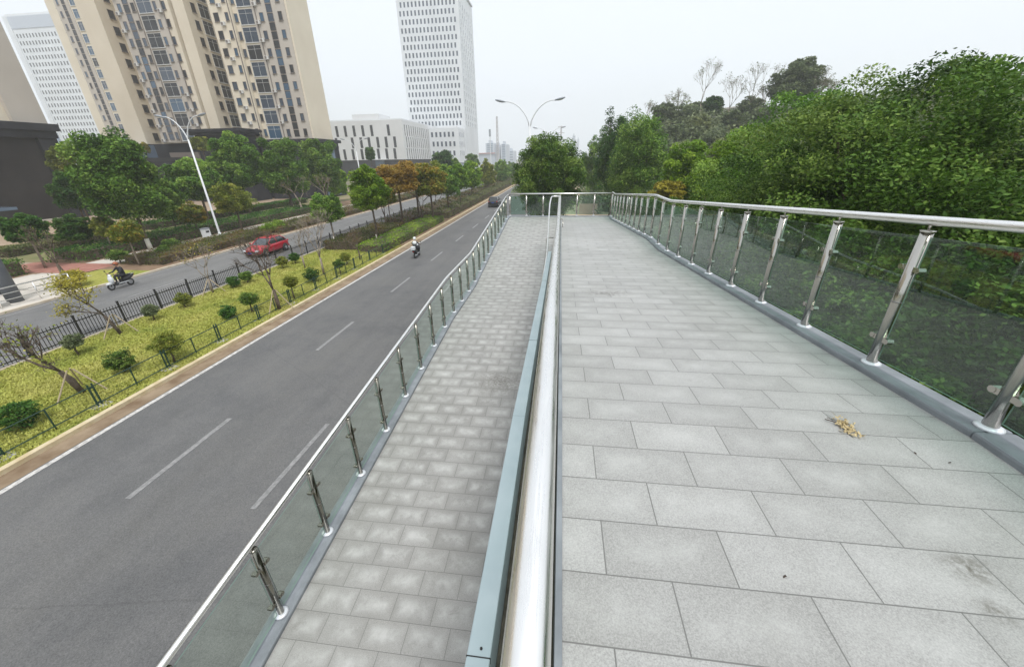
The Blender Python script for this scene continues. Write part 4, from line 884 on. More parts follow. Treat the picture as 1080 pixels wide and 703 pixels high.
def car(label, cat, name, x, y, rz, paint, suv=False):
    t = thing(name, label, cat, (x, y, GZ+0.005), rz)
    k = 1.16 if suv else 1.0; O = (0, 0, 0)
    b = MB()
    if suv: S = [(2.22, .62, .42, .72, 0), (2.1, .80, .30, .88, .02), (1.2, .89, .26, 1.04, .03), (.85, .90, .26, 1.08, .02), (-.5, .90, .26, 1.10, 0), (-1.7, .90, .28, 1.10, 0), (-2.15, .87, .32, 1.06, 0), (-2.25, .8, .4, .95, 0)]
    else: S = [(2.12, .58, .36, .60, 0), (2.0, .78, .22, .72, .02), (1.2, .87, .19, .88, .04), (.80, .885, .19, .94, .02), (-.4, .89, .19, .97, 0), (-1.5, .88, .21, 1.0, 0), (-2.0, .84, .26, .98, 0), (-2.12, .76, .34, .82, 0)]
    loft(b, [sec(*q) for q in S]); bo = b.build('body', paint, t, True, origin=O)
    bo.modifiers.new('smooth', 'SUBSURF').levels = 1; bo.modifiers['smooth'].render_levels = 1
    # glasshouse and roof
    z0 = 1.05 if suv else 0.93; z1 = 1.62*1.02 if suv else 1.43
    yb0, yb1 = (-2.12, 0.95) if suv else (-1.95, 0.95); yt0, yt1 = (-1.85, 0.12) if suv else (-1.35, 0.05)
    def ring(z, y0, y1, w):
        return [(-w, y0+.1, z), (-w, (y0+y1)/2, z), (-w, y1-.18, z), (-w*.75, y1, z), (w*.75, y1, z), (w, y1-.18, z), (w, (y0+y1)/2, z), (w, y0+.1, z), (w*.8, y0, z), (-w*.8, y0, z)]
    g = MB(); loft(g, [ring(z0, yb0, yb1, .80), ring((z0+z1)/2, (yb0+yt0)/2-.02, (yb1+yt1)/2+.05, .74), ring(z1-.03, yt0, yt1, .62)])
    g.build('windows', MT['car_glass'], t, False, origin=O)
    r = MB(); loft(r, [ring(z1-.035, yt0-.06, yt1+.06, .645), ring(z1+.015, yt0, yt1-.02, .60), ring(z1+.04, yt0+.2, yt1-.2, .45)])
    r.build('roof', paint, t, True, origin=O)
    for s in (-1, 1):
        for (ya, yt) in ((yb1-.16, yt1-.02), (-.45, -.45), (yb0+.13, yt0+.06)):
            MB().tube([(s*.79, ya, z0), (s*.755, (ya+yt)/2, (z0+z1)/2), (s*.625, yt, z1-.02)], 0.035, 6).build('pillar', paint, t, True, origin=O)
        MB().ell((s*.98, .72, z0+.06), (.11, .08, .075), 10, 6).build('mirror', paint, t, True, origin=O)
        MB().ell((s*.60, S[1][0]+.03, .60*k), (.2, .14, .085), 12, 6).build('headlight', MT['headlight'], t, True, origin=O)
        MB().ell((s*.70, -2.1*(1.035 if suv else 1), .86*k), (.10, .06, .08 if not suv else .11), 10, 6).build('taillight', MT['taillight'], t, True, origin=O)
        for yd in (.32, -.52): MB().box((s*.905, yd-.25, .78*k), (.03, .16, .03)).build('door_handle', paint, t, origin=O)
    MB().box((0, S[1][0]+.085, .47*k), (.95, .06, .17)).build('grille', MT['rubber'], t, origin=O)
    MB().box((0, S[1][0]+.125, .45*k), (.44, .02, .12)).build('number_plate', MT['plate_blue'], t, origin=O)
    MB().box((0, S[-1][0]-.03, .72*k), (.44, .02, .13)).build('number_plate', MT['plate_blue'], t, origin=O)
    MB().box((0, S[-2][0]-.12, .38*k), (1.5, .1, .18)).build('bumper', MT['rubber'] if suv else paint, t, origin=O, bevel=0.03)
    wr_ = 0.36 if suv else 0.32
    ty = MB(); ty.tube([(-.1, 0, 0), (-.085, 0, 0), (.085, 0, 0), (.1, 0, 0)], [wr_*.86, wr_, wr_, wr_*.86], 24); tm = ty.mesh('wheel', MT['tyre'], True)
    rm = MB()
    for q in range(5):
        a = 2*math.pi*q/5
        for sx in (-.107, .107): rm.tube([(sx, 0, 0), (sx, math.cos(a)*wr_*.62, math.sin(a)*wr_*.62)], .035, 6)
    for sx in (-.104, .104): rm.tube([(sx-.004, 0, 0), (sx+.004, 0, 0)], wr_*.3, 14)
    rmm = rm.mesh('rim', MT['rim'])
    for s in (-1, 1):
        for yy_ in (1.33, -1.33):
            wl = part('wheel', tm, t, (s*.80, yy_, wr_)); part('rim', rmm, wl)
            MB().tube([(s*.868, yy_, wr_), (s*.905, yy_, wr_)], wr_+.055, 24).build('wheel_arch', MT['rubber'], t, True, origin=O)
    for s in (-1, 1):
        for ob in [c for c in t.children if c.name.startswith('wheel_arch')]: pass
    return t
# the arch discs sit behind the wheels, so wheels are pushed slightly out
rc = car('shiny red hatchback driving towards the camera on the far carriageway', 'car', 'red_hatchback', -27.25, 32.6, R(180), MT['red_paint'])
bc = car('black car seen from behind driving away on the near carriageway', 'car', 'black_car', -11.7, 70.4, 0, MT['black_paint'], True)
for cr in (rc, bc):
    for c in cr.children:
        if c.name.startswith('wheel') and not c.name.startswith('wheel_arch'): c.location.x *= 1.055

# ------------------------------------------------------------------ scooters and their riders
def scooter(label, x, y, rz, white):
    t = thing('motor_scooter', label, 'scooter', (x, y, GZ), rz); O = (0, 0, 0)
    pm = MT['scooter_black']; pw = MT['scooter_white'] if white else pm
    wm = MB()
    for a in range(18):
        a0, a1 = 2*math.pi*a/18, 2*math.pi*(a+1)/18
        wm.tube([(0, math.cos(a0)*.19, math.sin(a0)*.19), (0, math.cos(a1)*.19, math.sin(a1)*.19)], .055, 8, False)
    wm = wm.mesh('wheel', MT['tyre'], True); rm = MB().tube([(-.03, 0, 0), (.03, 0, 0)], .15, 16).mesh('rim', MT['rim'])
    for yy_ in (.64, -.62): wl = part('wheel', wm, t, (0, yy_, .245)); part('rim', rm, wl)
    MB().tube([(0, .66, .25), (0, .52, .62), (0, .42, .98)], [.05, .045, .04], 10).build('fork', MT['scooter_black'], t, True, origin=O)
    MB().ell((0, .65, .44), (.085, .25, .09), 12, 8).build('front_mudguard', pw, t, True, origin=O)
    b = MB(); loft(b, [[(math.cos(a)*w, y_+math.sin(a)*.02, z+math.sin(a)*h) for a in np.linspace(0, 2*math.pi, 12, endpoint=False)] for (y_, z, w, h) in ((.60, .60, .08, .16), (.53, .66, .19, .26), (.46, .70, .21, .27), (.42, .72, .16, .22))])
    b.build('front_shield', pw, t, True, origin=O)
    MB().box((0, .12, .30), (.32, .62, .09)).build('footboard', MT['scooter_black'], t, origin=O, bevel=.03)
    b = MB(); loft(b, [[(math.cos(a)*w, y_, z+math.sin(a)*h) for a in np.linspace(0, 2*math.pi, 12, endpoint=False)] for (y_, z, w, h) in ((-.14, .42, .10, .14), (-.22, .50, .17, .21), (-.55, .55, .19, .19), (-.85, .66, .14, .11), (-.98, .70, .06, .05))])
    b.build('rear_body', pm, t, True, origin=O)
    MB().ell((0, -.42, .76), (.16, .42, .075), 14, 8).build('seat', MT['rubber'], t, True, origin=O)
    MB().tube([(-.36, .33, 1.02), (-.2, .40, 1.0), (0, .43, .97), (.2, .40, 1.0), (.36, .33, 1.02)], .02, 8).build('handlebar', MT['scooter_black'], t, True, origin=O)
    MB().ell((0, .47, .95), (.13, .09, .1), 12, 8).build('headlight', MT['headlight'], t, True, origin=O)
    for s in (-1, 1):
        MB().tube([(s*.25, .38, 1.01), (s*.31, .40, 1.2)], .01, 6).build('mirror_stem', MT['scooter_black'], t, True, origin=O)
        MB().ell((s*.32, .40, 1.24), (.065, .02, .05), 10, 6).build('mirror', MT['scooter_black'], t, True, origin=O)
    MB().box((0, -.98, .66), (.14, .03, .07)).build('taillight', MT['taillight'], t, origin=O)
    MB().tube([(.13, -.3, .25), (.15, -.85, .33)], [.04, .055], 10).build('exhaust', MT['rim'], t, True, origin=O)
    if not white: MB().box((0, -.92, .93), (.36, .32, .30)).build('top_box', MT['scooter_white'], t, origin=O, bevel=.05)
    else: MB().tube([(-.12, -.75, .76), (-.12, -1.0, .82), (.12, -1.0, .82), (.12, -.75, .76)], .014, 8).build('grab_rail', MT['rim'], t, True, origin=O)
    MB().box((.17, -.1, .37), (.03, .7, .06)).build('side_trim', MT['scooter_white'], t, origin=O); MB().box((-.17, -.1, .37), (.03, .7, .06)).build('side_trim', MT['scooter_white'], t, origin=O)
    return t
def rider(label, x, y, rz, cloth, shirt, helmet, pack=None):
    t = thing('person', label, 'person', (x, y, GZ), rz)
    J = {'pelvis': (0, -.36, .86, .155), 'waist': (0, -.34, 1.02, .150), 'chest': (0, -.28, 1.24, .165), 'neck': (0, -.24, 1.43, .062), 'head': (0, -.20, 1.56, .088), 'crown': (0, -.20, 1.64, .075)}
    for s, n in ((-1, 'l'), (1, 'r')):
        J.update({'hip'+n: (s*.10, -.33, .84, .105), 'knee'+n: (s*.17, .10, .80, .078), 'ankle'+n: (s*.14, .08, .42, .048), 'toe'+n: (s*.15, .28, .38, .04),
                  'sh'+n: (s*.18, -.27, 1.34, .068), 'el'+n: (s*.29, -.06, 1.10, .05), 'wr'+n: (s*.31, .22, 1.06, .035), 'hand'+n: (s*.31, .33, 1.04, .04)})
    names = list(J); ix = {n: i for i, n in enumerate(names)}
    E_ = [('pelvis', 'waist'), ('waist', 'chest'), ('chest', 'neck'), ('neck', 'head'), ('head', 'crown')]
    for n in 'lr': E_ += [('pelvis', 'hip'+n), ('hip'+n, 'knee'+n), ('knee'+n, 'ankle'+n), ('ankle'+n, 'toe'+n), ('chest', 'sh'+n), ('sh'+n, 'el'+n), ('el'+n, 'wr'+n), ('wr'+n, 'hand'+n)]
    me = bpy.data.meshes.new('body_skeleton'); me.from_pydata([J[n][:3] for n in names], [(ix[a], ix[b]) for a, b in E_], [])
    tmp = bpy.data.objects.new('body_skeleton', me); C.objects.link(tmp)
    sm = tmp.modifiers.new('skin', 'SKIN'); sm.use_smooth_shade = True
    for i, n in enumerate(names):
        r = J[n][3]; me.skin_vertices[0].data[i].radius = (r, r); me.skin_vertices[0].data[i].use_root = (n == 'pelvis')
    ss = tmp.modifiers.new('sub', 'SUBSURF'); ss.levels = 2; ss.render_levels = 2
    dg = bpy.context.evaluated_depsgraph_get(); bm_ = bpy.data.meshes.new_from_object(tmp.evaluated_get(dg))
    bpy.data.objects.remove(tmp, do_unlink=True)
    bm_.name = 'body'; bm_.materials.clear()
    for q in (cloth, shirt, MT['skin'], MT['rubber']): bm_.materials.append(q)
    for p_ in bm_.polygons:
        c_ = p_.center; k = 0
        if c_.z > 1.42 or (c_.y > .24 and c_.z > .9): k = 2
        elif c_.z < .46: k = 3
        elif c_.z > .98: k = 1
        p_.material_index = k
    bm_.shade_smooth(); part('body', bm_, t)
    hm = MB().ell((0, -.205, 1.63), (.135, .155, .135), 18, 12); hm2 = part('helmet', hm.mesh('helmet', helmet, True), t)
    part('visor', MB().ell((0, -.10, 1.60), (.10, .055, .07), 14, 8).mesh('visor', MT['car_glass'], True), hm2)
    part('nose', MB().ell((0, -.095, 1.545), (.014, .022, .02), 8, 6).mesh('nose', MT['skin'], True), t)
    for s in (-1, 1):
        fm_ = MB()
        for q in range(4): fm_.tube([(s*(.275+.022*q), .325, 1.055), (s*(.275+.022*q), .355, 1.03), (s*(.275+.022*q), .335, 1.0)], .011, 6)
        fm_.tube([(s*.27, .30, 1.03), (s*.245, .33, 1.01)], .012, 6)
        part('hand', fm_.mesh('hand', MT['skin'], True), t)
    if pack: part('vest', MB().ell((0, -.30, 1.27), (.20, .17, .17), 16, 10).mesh('vest', pack, True), t)
    return t
scooter('white and black motor scooter ridden towards the camera on the far carriageway', -30.2, 21.9, R(180), True)
rider('person in dark clothes and an orange helmet riding the scooter on the far carriageway', -30.2, 21.9, R(180), MT['cloth_black'], MT['cloth_black'], MT['helmet_orange'])
scooter('black motor scooter riding away from the camera on the near carriageway', -12.4, 31.9, R(4), False)
rider('person in dark clothes with white helmet and pale back riding away from the camera', -12.4, 31.9, R(4), MT['cloth_black'], MT['cloth_grey'], MT['helmet_white'], MT['helmet_white'])

# ================================================================== buildings
def window_mesh(w, h, m_pane, m_frame, mull=0, sill=True, fr=0.06):
    """local: face looks along -Y, centre at the origin; frame stands 5 cm proud, pane 2 cm"""
    mb = MB(); mb.bx(-w/2, w/2, -0.02, 0.03, -h/2, h/2); mb.mat(1)
    mb.bx(-w/2-fr, -w/2, -0.07, 0.03, -h/2-fr, h/2+fr).bx(w/2, w/2+fr, -0.07, 0.03, -h/2-fr, h/2+fr)
    mb.bx(-w/2, w/2, -0.07, 0.03, h/2, h/2+fr).bx(-w/2, w/2, -0.07, 0.03, -h/2-fr, -h/2)
    for k in range(mull): xk = -w/2+w*(k+1)/(mull+1); mb.bx(xk-0.02, xk+0.02, -0.05, 0.03, -h/2, h/2)
    if mull: mb.bx(-w/2, w/2, -0.046, 0.03, h*0.22, h*0.22+0.04)
    if sill: mb.bx(-w/2-0.12, w/2+0.12, -0.16, 0.03, -h/2-fr-0.08, -h/2-fr-0.002)
    return mb, [m_pane, m_frame]
def place_windows(t, items, maxn=100):
    """items: (world position, rotation, key); the nearest become window parts, the remainder one part"""
    o = Vector(t.location); items = sorted(items, key=lambda q: Vector(q[0]).length + (200 if depth(q[0]) < 0 or proj_out(q[0]) else 0))
    cache = {}; rest = MB(); rm = []
    for i, (p, rz, key) in enumerate(items):
        if key not in cache:
            mb, ms = window_mesh(*key); cache[key] = (mb, ms, mb.mesh('window', ms))
        mb, ms, me = cache[key]
        if i < maxn: part('window', me, t, Vector(p)-o, rz)
        else:
            cs, sn = math.cos(rz), math.sin(rz); mi = []
            for q in ms:
                if q not in rm: rm.append(q)
                mi.append(rm.index(q))
            b = len(rest.v); rest.v += [(p[0]+v[0]*cs-v[1]*sn, p[1]+v[0]*sn+v[1]*cs, p[2]+v[2]) for v in mb.v]
            rest.f += [[b+j for j in f] for f in mb.f]; rest.m += [mi[q] for q in mb.m]
    if rest.v: r = rest.build('window', rm, t); r['kind'] = 'stuff'
def proj_out(p):
    c = RM.T @ np.array(p)
    if c[2] <= 0: return True
    x = c[0]/c[2]*F_PX+CX; y = c[1]/c[2]*F_PX+CY
    return not (0 <= x <= 1080 and 0 <= y <= 703)
rw_ = random.Random(7)
# beige apartment block
AP = thing('apartment_block', 'beige high rise apartment block with dark podium and bay windows, nearest tall building', 'apartment building', (-70, 90, GZ))
ZT = 74
plan = [(-54.5, 95.6), (-54.5, 88), (-66.2, 88), (-66.2, 87.4), (-70.8, 87.4), (-70.8, 96), (-76.8, 96), (-76.8, 88.3), (-79.3, 88.3), (-79.3, 89.5), (-79.9, 89.5), (-79.9, 88), (-92.3, 88), (-92.3, 94), (-96.8, 94), (-96.8, 88.3), (-101.5, 88.3), (-101.5, 106), (-64, 106), (-64, 95.6)]
MB().prism(plan, 4.6, ZT).build('wall', MT['beige'], AP)
pf = MB()
for (xa, xb, yf) in ((-54.9, -62.0, 87.88), (-81.6, -92.1, 87.88)): pf.bx(xa, xb, yf, 88.02, 4.8, ZT-0.5)
pf.build('wall_panel', MT['beige_grey'], AP)
for (x, y) in ((-61.4, 87.83), (-81.4, 87.83), (-87.2, 87.83), (-66.5, 87.3)): MB().tube([(x, y, 4.7), (x, y, ZT)], 0.09, 6).build('drainpipe', MT['frame_d'], AP)
it = []
panes = ['win', 'win', 'win_b', 'win_dark']
def wk(w, h, mull=0, sill=True, c=None): return (w, h, MT[c or rw_.choice(panes)], MT['frame'] if mull else MT['frame_d'], mull, sill, 0.06 if mull else 0.05)
for k in range(24):
    z = 5.55+0.05+2.9*k
    if z > ZT-3: break
    for (x, w) in ((-63.5, 3.0), (-85.2, 3.1)):
        it.append(((x, 87.97 if x > -70 else 87.86, z+0.65), 0, wk(w, 2.4, 1, True)))
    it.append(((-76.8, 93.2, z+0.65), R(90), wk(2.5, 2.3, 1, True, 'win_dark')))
    for x in (-56.2, -60.2): it.append(((x, 87.88, z+0.45), 0, wk(0.75, 1.35)))
    for x in (-67.3,): it.append(((x, 87.4, z+0.75), 0, wk(0.0+0.62, 1.25)))
    for x in (-69.6,): it.append(((x, 87.4, z+0.75), 0, wk(1.0, 1.35)))
    it.append(((-65.8, 88, z+0.6), 0, wk(0.6, 1.3)))
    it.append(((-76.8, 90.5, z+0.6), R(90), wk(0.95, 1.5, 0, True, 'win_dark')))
    for x in (-81.2, -82.9): it.append(((x, 88 if x > -81.6 else 87.88, z+0.5), 0, wk(0.95 if x > -82 else 0.6, 1.3)))
    for x in (-87.9, -91.0): it.append(((x, 87.88, z+0.5), 0, wk(0.7, 1.35)))
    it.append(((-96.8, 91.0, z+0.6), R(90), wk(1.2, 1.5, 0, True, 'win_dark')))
    for x in (-58.3, -89.4):
        for dz in (0, 1.45): it.append(((x, 87.88, z+dz+0.3), 0, wk(1.15, 1.25, 0, False, rw_.choice(['win', 'win_dark', 'win_b']))))
place_windows(AP, it)
acm = MB().box((0, -0.2, 0), (0.85, 0.36, 0.6)).mat(1).box((-0.12, -0.385, 0), (0.45, 0.02, 0.45)).mesh('air_conditioner', [MT['ac'], MT['frame_d']])
for k in range(11):
    for x, yf in ((-62.0+0.9, 87.88), (-68.4, 87.4), (-81.9, 87.88), (-92.0+0.4, 87.88)):
        if rw_.random() < 0.75: part('air_conditioner', acm, AP, Vector((x, yf-0.02, 5.2+2.9*k)) - Vector(AP.location))
pod = MB(); pod.bx(-54.0, -66.8, 86.6, 96.4, GZ, 4.1); pod.bx(-66.8, -103, 89, 110, GZ, 4.55); pod.build('podium', MT['dark_stone'], AP)
MB().bx(-53.4, -66.7, 86.0, 97, 4.103, 4.75).build('podium_cornice', MT['dark_stone'], AP)
for k in range(5): MB().bx(-55.6-2.3*k, -57.3-2.3*k, 86.45, 86.62, GZ+2, 2.9).build('podium_opening', MT['win_dark'], AP)
MB().bx(-53.85, -54.02, 88, 94, GZ+0.5, 3.0).build('podium_opening', MT['curtain'], AP)
gh = thing('gatehouse', 'dark stone gatehouse block with a heavy cornice in front of the apartment block', 'building', (-75, 84, GZ))
MB().bx(-66.9, -77.5, 81.5, 86.0, GZ, 5.6).build('wall', MT['dark_stone'], gh); MB().bx(-66.3, -78.1, 80.9, 86.6, 5.603, 6.15).build('cornice', MT['dark_stone'], gh); MB().bx(-65.9, -78.5, 80.5, 87.0, 6.153, 6.7).build('cornice', MT['dark_stone'], gh)
MB().bx(-68.6, -75.8, 81.3, 81.6, 1.0, 4.9).build('opening', MT['win_dark'], gh)
tr_ = thing('terrace', 'long dark terrace canopy with planting left of the gatehouse', 'building', (-88, 80, GZ))
MB().bx(-78.0, -104, 80.0, 88.5, 0.05, 0.75).build('canopy', MT['dark_stone'], tr_); MB().bx(-78.6, -103, 82.5, 88, GZ, 0.047).build('wall', MT['win_dark'], tr_)
MB().bx(-78.2, -103.8, 80.3, 80.5, 0.753, 1.5).build('parapet', MT['black_metal'], tr_)
for k in range(6): MB().bx(-79-4.8*k, -79.5-4.8*k, 80.4, 80.9, GZ, 0.046).build('column', MT['dark_stone'], tr_)
MB().bx(-96, -99.5, 85.2, 90, 0.76, 4.3).build('glass_box', MT['curtain'], tr_); MB().bx(-82.5, -90, 86.4, 87.7, 0.757, 2.6).build('screen', MT['frame_d'], tr_)

# second, farther apartment block on the left
A2 = thing('apartment_block', 'farther beige apartment block squeezed between the white panel tower and the nearer block', 'apartment building', (-146, 126, GZ))
X = lambda px, py=60, Y=125: at(px, py, Y).x
MB().prism([(-120, 125), (-134.5, 125), (-134.5, 126.5), (-138.5, 126.5), (-138.5, 125), (-150.5, 125), (-150.5, 127), (-156, 127), (-156, 145), (-120, 145)], GZ, 92).build('wall', MT['beige'], A2)
MB().bx(-145.6, -150.3, 124.85, 125.05, 6, 91).build('wall_panel', MT['beige_grey'], A2)
it = []
for k in range(27):
    z = 8.4+2.98*k
    if z > 90: break
    it.append(((-143.9, 125, z), 0, wk(2.6, 2.1, 2))); it.append(((-140.2, 125, z), 0, wk(0.95, 1.35))); it.append(((-142.0, 125, z), 0, wk(0.5, 1.3))); it.append(((-149.2, 124.85, z), 0, wk(0.6, 1.35))); it.append(((-152.4, 127, z), 0, wk(0.8, 1.4)))
    it.append(((-132.5, 125, z), 0, wk(0.9, 1.4)))
    for dz in (0, 1.49): it.append(((-147.3, 124.85, z+dz), 0, wk(1.0, 1.25, 0, False, 'win_dark')))
place_windows(A2, it)

# brown and beige building at the left edge
DB = thing('beige_building', 'beige building on a dark brown windowless podium at the left edge of the photo', 'building', (-81, 40, GZ))
MB().bx(-80.0, -110, -20, 57.2, GZ, 4.1).build('podium', MT['dark_brown'], DB)
MB().bx(-79.4, -80.4, 55.6, 58.0, GZ, 4.098).build('pier', MT['dark_stone'], DB); MB().bx(-79.2, -111, -20.5, 58.2, 4.103, 5.1).build('cornice', MT['dark_stone'], DB); MB().bx(-78.8, -111.4, -21, 58.6, 5.103, 6.1).build('cornice', MT['dark_stone'], DB)
MB().bx(-80.3, -110, -20, 57.4, 6.103, 40).build('wall', MT['beige'], DB); MB().bx(-79.7, -80.32, 53.9, 58.0, 6.106, 40).build('pilaster', MT['beige_grey'], DB)
for y in (20, 8, -4): MB().bx(-80.2, -80.33, y, y+2.4, 12, 15).build('window', MT['win'], DB)
MB().bx(-76.8, -80.0, 40, 47.5, -5.4, -5.0).build('canopy', MT['curtain'], DB)
MB().bx(-77.0, -79.98, 40.3, 47.2, GZ, -5.41).build('porch', MT['win_dark'], DB)
MB().bx(-79.9, -79.99, 44, 57, GZ, GZ+0.35).build('plinth', MT['pave'], DB)
MB().bx(-79.93, -79.985, 47.2, 48.4, -1.0, -0.75).build('wall_lamp', MT['lamp_lens'], DB)

# white towers
def tower(label, x0, x1, y0, y1, zt, floor, colw, ww, wh, z0, m, stag, loc, rows=None, side=True, crown=3.0, pane='win'):
    t = thing('office_tower', label, 'office tower', loc)
    MB().bx(x0, x1, y0, y1, GZ, zt).build('wall', MT[m], t); MB().bx(x0+0.8, x1-0.8, y0+0.8, y1-0.8, zt, zt+1.0).build('roof', MT['wpanel2'], t)
    it = []; n = int((x1-x0-1.2)/colw); nz = int((zt-crown-z0)/floor)
    key = (ww, wh, MT[pane], MT[m], 0, False, 0.06)
    for k in range(nz):
        z = z0+floor*(k+0.5)
        for i in range(n): it.append(((x0+0.9+colw*(i+0.5)+(colw*0.25 if (k % 2 and stag) else -colw*0.1 if stag else 0), y0, z), 0, key))
        if side:
            ns = int((y1-y0)/5.2)
            for i in range(ns): it.append(((x1, y0+3+5.2*i+(1.3 if k % 2 else 0), z), R(90), (1.2, wh, MT[pane], MT[m], 0, False, 0.12)))
    place_windows(t, it); return t
T2 = tower('tall white office tower with staggered slit windows in the middle distance', -88.2, -55.4, 240, 275, 79.5, 3.6, 2.02, 0.9, 2.2, 17.2, 'wpanel', True, (-72, 240, GZ))
MB().bx(-88.6, -55.0, 239.6, 275.4, 80.5, 81.2).build('parapet', MT['wpanel2'], T2)
T1 = tower('white panel tower with many close window slits at the far left', -388, -338, 285, 320, 95.5, 4.2, 2.6, 1.15, 2.3, 10.5, 'wpanel', False, (-363, 285, GZ), crown=8.5, pane='win_dark')
MB().bx(-388.3, -384.8, 284.4, 285.1, GZ, 95).build('corner_panel', MT['wpanel'], T1); MB().bx(-392.5, -386.2, 283.6, 284.3, GZ, 24).build('curtain_wall', MT['curtain'], T1)
MB().bx(-387.8, -338.3, 284.7, 285.05, 88, 94.8).build('screen', MT['hazy_blue'], T1)
# slotted white building
SB = thing('slotted_building', 'low white building with tall offset window slots and a dark ground floor', 'building', (-90, 190, GZ))
MB().bx(-112, -73.1, 189, 236, 0.6, 17.1).build('wall', MT['wpanel2'], SB); MB().bx(-111.5, -73.6, 189.5, 235, GZ, 0.597).build('ground_floor', MT['dark_stone'], SB)
MB().bx(-111.6, -73.5, 189.4, 235.6, 17.1, 17.6).build('parapet', MT['wpanel'], SB); MB().bx(-98, -85, 192, 205, 17.6, 19.9).build('roof_box', MT['wpanel2'], SB)
it = []
for r_, (z, xs) in enumerate(((12.9, (-105.1, -100.9, -96.6, -92.3, -88.0, -79.9)), (8.0, (-106.3, -98.3, -94.0, -90.1, -85.8, -81.7, -77.5)), (3.1, (-107.5, -103.2, -99.0, -94.5, -90.4, -86.3, -82.2, -78.2)))):
    for x in xs: it.append(((x, 189, z), 0, (1.3, 4.5, MT['win_dark'], MT['wpanel2'], 0, False, 0.08)))
    for i in range(15): it.append(((-73.1, 191.5+2.9*i+(0.9 if r_ == 1 else 0), z), R(90), (0.95, 4.6, MT['win_dark'], MT['wpanel2'], 0, False, 0.05)))
place_windows(SB, it)
MB().bx(-88.5, -84.2, 188.8, 189.5, GZ, 0.3).build('door', MT['win_b'], SB); MB().bx(-89, -82, 187.2, 189.4, 0.606, 0.95).build('canopy', MT['wpanel'], SB)
AN = thing('white_annex', 'low white annex with square windows at the foot of the tall white tower', 'building', (-63, 226, GZ))
MB().bx(-72.9, -56.4, 226, 239.6, -1.4, 15.8).build('wall', MT['wpanel'], AN); MB().bx(-72.4, -56.9, 226.5, 239, GZ, -1.403).build('ground_floor', MT['curtain'], AN)
MB().bx(-66, -58, 228, 238, 15.8, 16.6).build('roof_box', MT['wpanel2'], AN)
it = []
for z in (12.6, 8.0, 3.4):
    for i in range(6): it.append(((-71.0+2.35*i+(0.4 if z == 8.0 else 0), 226, z), 0, (1.1, 2.4, MT['win'], MT['wpanel'], 0, False, 0.1)))
    for i in range(4): it.append(((-56.4, 228.5+3*i, z), R(90), (1.2, 2.4, MT['win'], MT['wpanel'], 0, False, 0.1)))
place_windows(AN, it)

# hazy things on the skyline
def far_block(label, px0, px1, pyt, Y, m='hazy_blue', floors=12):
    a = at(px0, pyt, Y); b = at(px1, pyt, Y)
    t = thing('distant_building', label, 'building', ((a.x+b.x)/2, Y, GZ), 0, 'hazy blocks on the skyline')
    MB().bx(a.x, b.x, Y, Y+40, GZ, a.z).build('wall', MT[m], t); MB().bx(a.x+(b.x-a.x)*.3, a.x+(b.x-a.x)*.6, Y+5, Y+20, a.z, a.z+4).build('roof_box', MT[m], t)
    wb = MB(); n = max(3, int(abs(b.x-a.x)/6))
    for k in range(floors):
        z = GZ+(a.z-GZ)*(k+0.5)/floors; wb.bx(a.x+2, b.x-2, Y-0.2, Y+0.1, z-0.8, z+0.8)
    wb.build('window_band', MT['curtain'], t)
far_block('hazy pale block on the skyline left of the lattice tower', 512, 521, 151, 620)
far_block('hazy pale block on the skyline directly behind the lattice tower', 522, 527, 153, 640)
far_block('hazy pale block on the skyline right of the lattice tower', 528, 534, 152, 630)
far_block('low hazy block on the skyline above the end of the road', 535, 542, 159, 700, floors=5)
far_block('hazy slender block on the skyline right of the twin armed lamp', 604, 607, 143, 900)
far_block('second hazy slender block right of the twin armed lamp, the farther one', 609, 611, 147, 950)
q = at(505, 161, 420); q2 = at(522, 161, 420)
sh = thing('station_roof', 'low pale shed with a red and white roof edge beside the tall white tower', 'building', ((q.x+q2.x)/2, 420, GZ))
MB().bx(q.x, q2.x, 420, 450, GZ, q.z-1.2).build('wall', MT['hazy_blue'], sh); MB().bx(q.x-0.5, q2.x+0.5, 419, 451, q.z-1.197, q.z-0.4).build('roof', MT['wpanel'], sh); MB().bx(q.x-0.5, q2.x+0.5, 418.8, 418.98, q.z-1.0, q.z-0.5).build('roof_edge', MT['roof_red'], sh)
def lattice(label, px, pyt, Y, wpx, cat, name, arms=0):
    p = at(px, pyt, Y); d = depth(p); w_ = wpx*d/F_PX; h = p.z-GZ
    t = thing(name, label, cat, (p.x, Y, GZ)); mb = MB(); n = 12
    for i in range(n):
        z0, z1 = h*i/n, h*(i+1)/n; w0 = w_*(0.62-0.3*i/n); w1 = w_*(0.62-0.3*(i+1)/n)
        cs = [(-1, -1), (1, -1), (1, 1), (-1, 1)]
        for j in range(4):
            a, b = cs[j], cs[(j+1) % 4]
            mb.tube([(a[0]*w0, a[1]*w0, z0), (a[0]*w1, a[1]*w1, z1)], d*0.0007, 4, False); mb.tube([(a[0]*w0, a[1]*w0, z0), (b[0]*w1, b[1]*w1, z1)], d*0.0005, 4, False); mb.tube([(a[0]*w1, a[1]*w1, z1), (b[0]*w1, b[1]*w1, z1)], d*0.0005, 4, False)
    part('lattice_mast', mb.mesh('lattice_mast', MT['lattice']), t)
    for k in range(arms):
        z = h*(0.98-0.14*k); part('cross_arm', MB().tube([(-w_*2.2, 0, z), (0, 0, z+w_*0.4), (w_*2.2, 0, z)], d*0.0007, 5).mesh('cross_arm', MT['lattice']), t)
    return t
lattice('hazy red and white lattice mast on the skyline', 524, 123, 420, 2.0, 'lattice mast', 'lattice_mast')
lattice('hazy electricity pylon beside the farther twin armed lamp', 592, 133, 330, 1.6, 'pylon', 'electricity_pylon', 3)
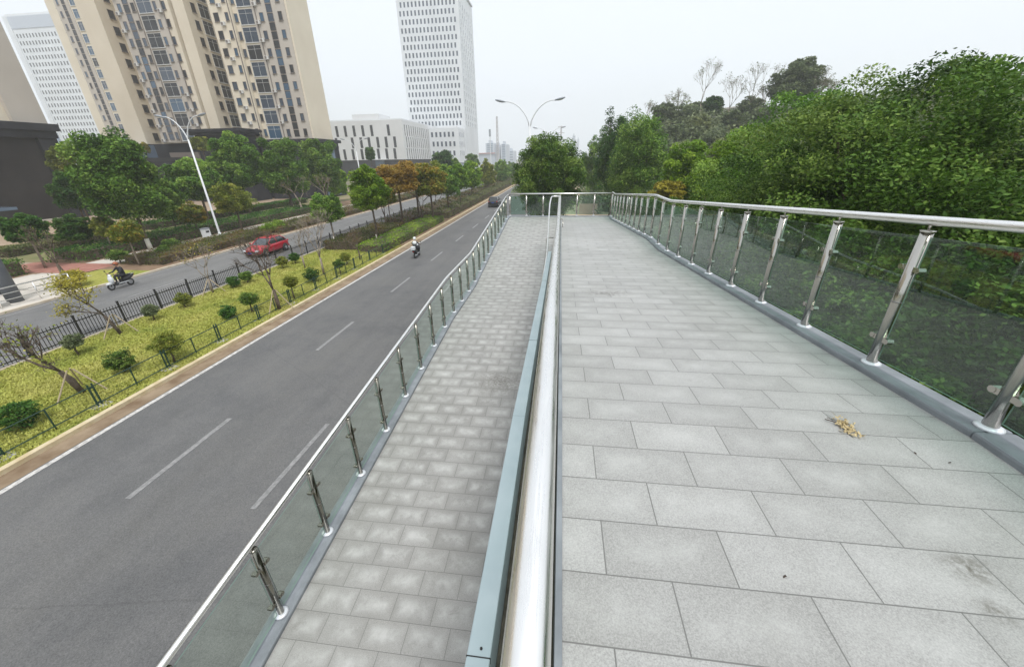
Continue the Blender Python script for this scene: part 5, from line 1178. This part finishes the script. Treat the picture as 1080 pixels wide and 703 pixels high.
p = at(516.5, 137, 300); t = thing('floodlight_mast', 'slender pole with a dark block of lights left of the lattice mast', 'mast', (p.x, 300, GZ))
part('pole', MB().tube([(0, 0, 0), (0, 0, p.z-GZ)], [0.35, 0.22], 8).mesh('pole', MT['white_metal']), t); part('light_block', MB().box((0, 0, p.z-GZ-2.0), (1.3, 0.8, 4.6)).mesh('light_block', MT['lamp_head']), t)

# ================================================================== stair entrance at the left edge
SE = thing('stair_entrance', 'dark stone stair entrance with glass balustrade and thick round column, left edge', 'entrance', (-38, 17, GZ))
MB().tube([(-33.75, 18.5, GZ+0.08), (-33.75, 18.5, GZ+5.2)], 0.36, 20).build('column', MT['grey_stone'], SE, True)
MB().bx(-42, -35.4, 10, 17.6, GZ+0.09, GZ+0.9).build('base_wall', MT['grey_stone'], SE)
MB().bx(-40.5, -36.6, 17.61, 20.3, GZ+0.09, GZ+0.8).build('side_wall', MT['dark_stone'], SE)
MB().bx(-40.6, -36.5, 17.62, 20.4, GZ+0.803, GZ+0.88).build('cap', MT['white_metal'], SE)
for (xa, ya, xb, yb) in ((-36.65, 17.7, -36.65, 20.25), (-40.4, 20.25, -36.65, 20.25)):
    MB().add([(xa, ya, GZ+0.88), (xb, yb, GZ+0.88), (xb, yb, GZ+2.1), (xa, ya, GZ+2.1)], [(0, 1, 2, 3)]).build('glass_panel', MT['glass_l'], SE)
    MB().tube([(xa, ya, GZ+2.11), (xb, yb, GZ+2.11)], 0.03, 8).build('rail', MT['rail_steel'], SE)
MB().bx(-35.35, -33.2, 12, 17.9, GZ+0.09, GZ+0.3).build('step', MT['concrete'], SE)
HRL = thing('pavement_handrail', 'low steel tube handrail with posts along the far pavement at the left edge', 'handrail', (-32.8, 14, GZ))
for z in (0.42, 0.78, 1.12): MB().tube([(-32.8, 6, GZ+0.1+z), (-32.8, 21.0, GZ+0.1+z)], 0.028 if z < 1 else 0.04, 8).build('rail', MT['rail_steel'], HRL, True)
for k in range(9): MB().tube([(-32.8, 6.1+1.86*k, GZ+0.08), (-32.8, 6.1+1.86*k, GZ+1.22)], 0.035, 8).build('post', MT['rail_steel'], HRL, True)
lbn = thing('litter_bin', 'small grey and white litter bin on the pale path behind the lamp post hedge', 'litter bin', (-39.6, 39.0, GZ+0.09))
part('body', MB().box((0, 0, 0.55), (0.5, 0.7, 0.95)).mesh('body', MT['white_metal']), lbn); part('lid', MB().box((0, 0, 1.08), (0.56, 0.76, 0.1)).mesh('lid', MT['lamp_head']), lbn); part('opening', MB().box((0.251, 0, 0.75), (0.02, 0.4, 0.2)).mesh('opening', MT['rubber']), lbn)

# ================================================================== haze
hz_ = MB().bx(-640, 520, -60, 1050, GZ-1.2, 130); ho = hz_.build('haze', [])
hm_ = bpy.data.materials.new('haze'); hm_.use_nodes = True; ht = hm_.node_tree
for n in list(ht.nodes): ht.nodes.remove(n)
oo = ht.nodes.new('ShaderNodeOutputMaterial'); vv = ht.nodes.new('ShaderNodeVolumePrincipled')
vv.inputs['Color'].default_value = (0.97, 0.985, 1.0, 1); vv.inputs['Density'].default_value = 0.0008; vv.inputs['Anisotropy'].default_value = 0.3
ht.links.new(vv.outputs[0], oo.inputs['Volume']); ho.data.materials.append(hm_); ho['kind'] = 'stuff'
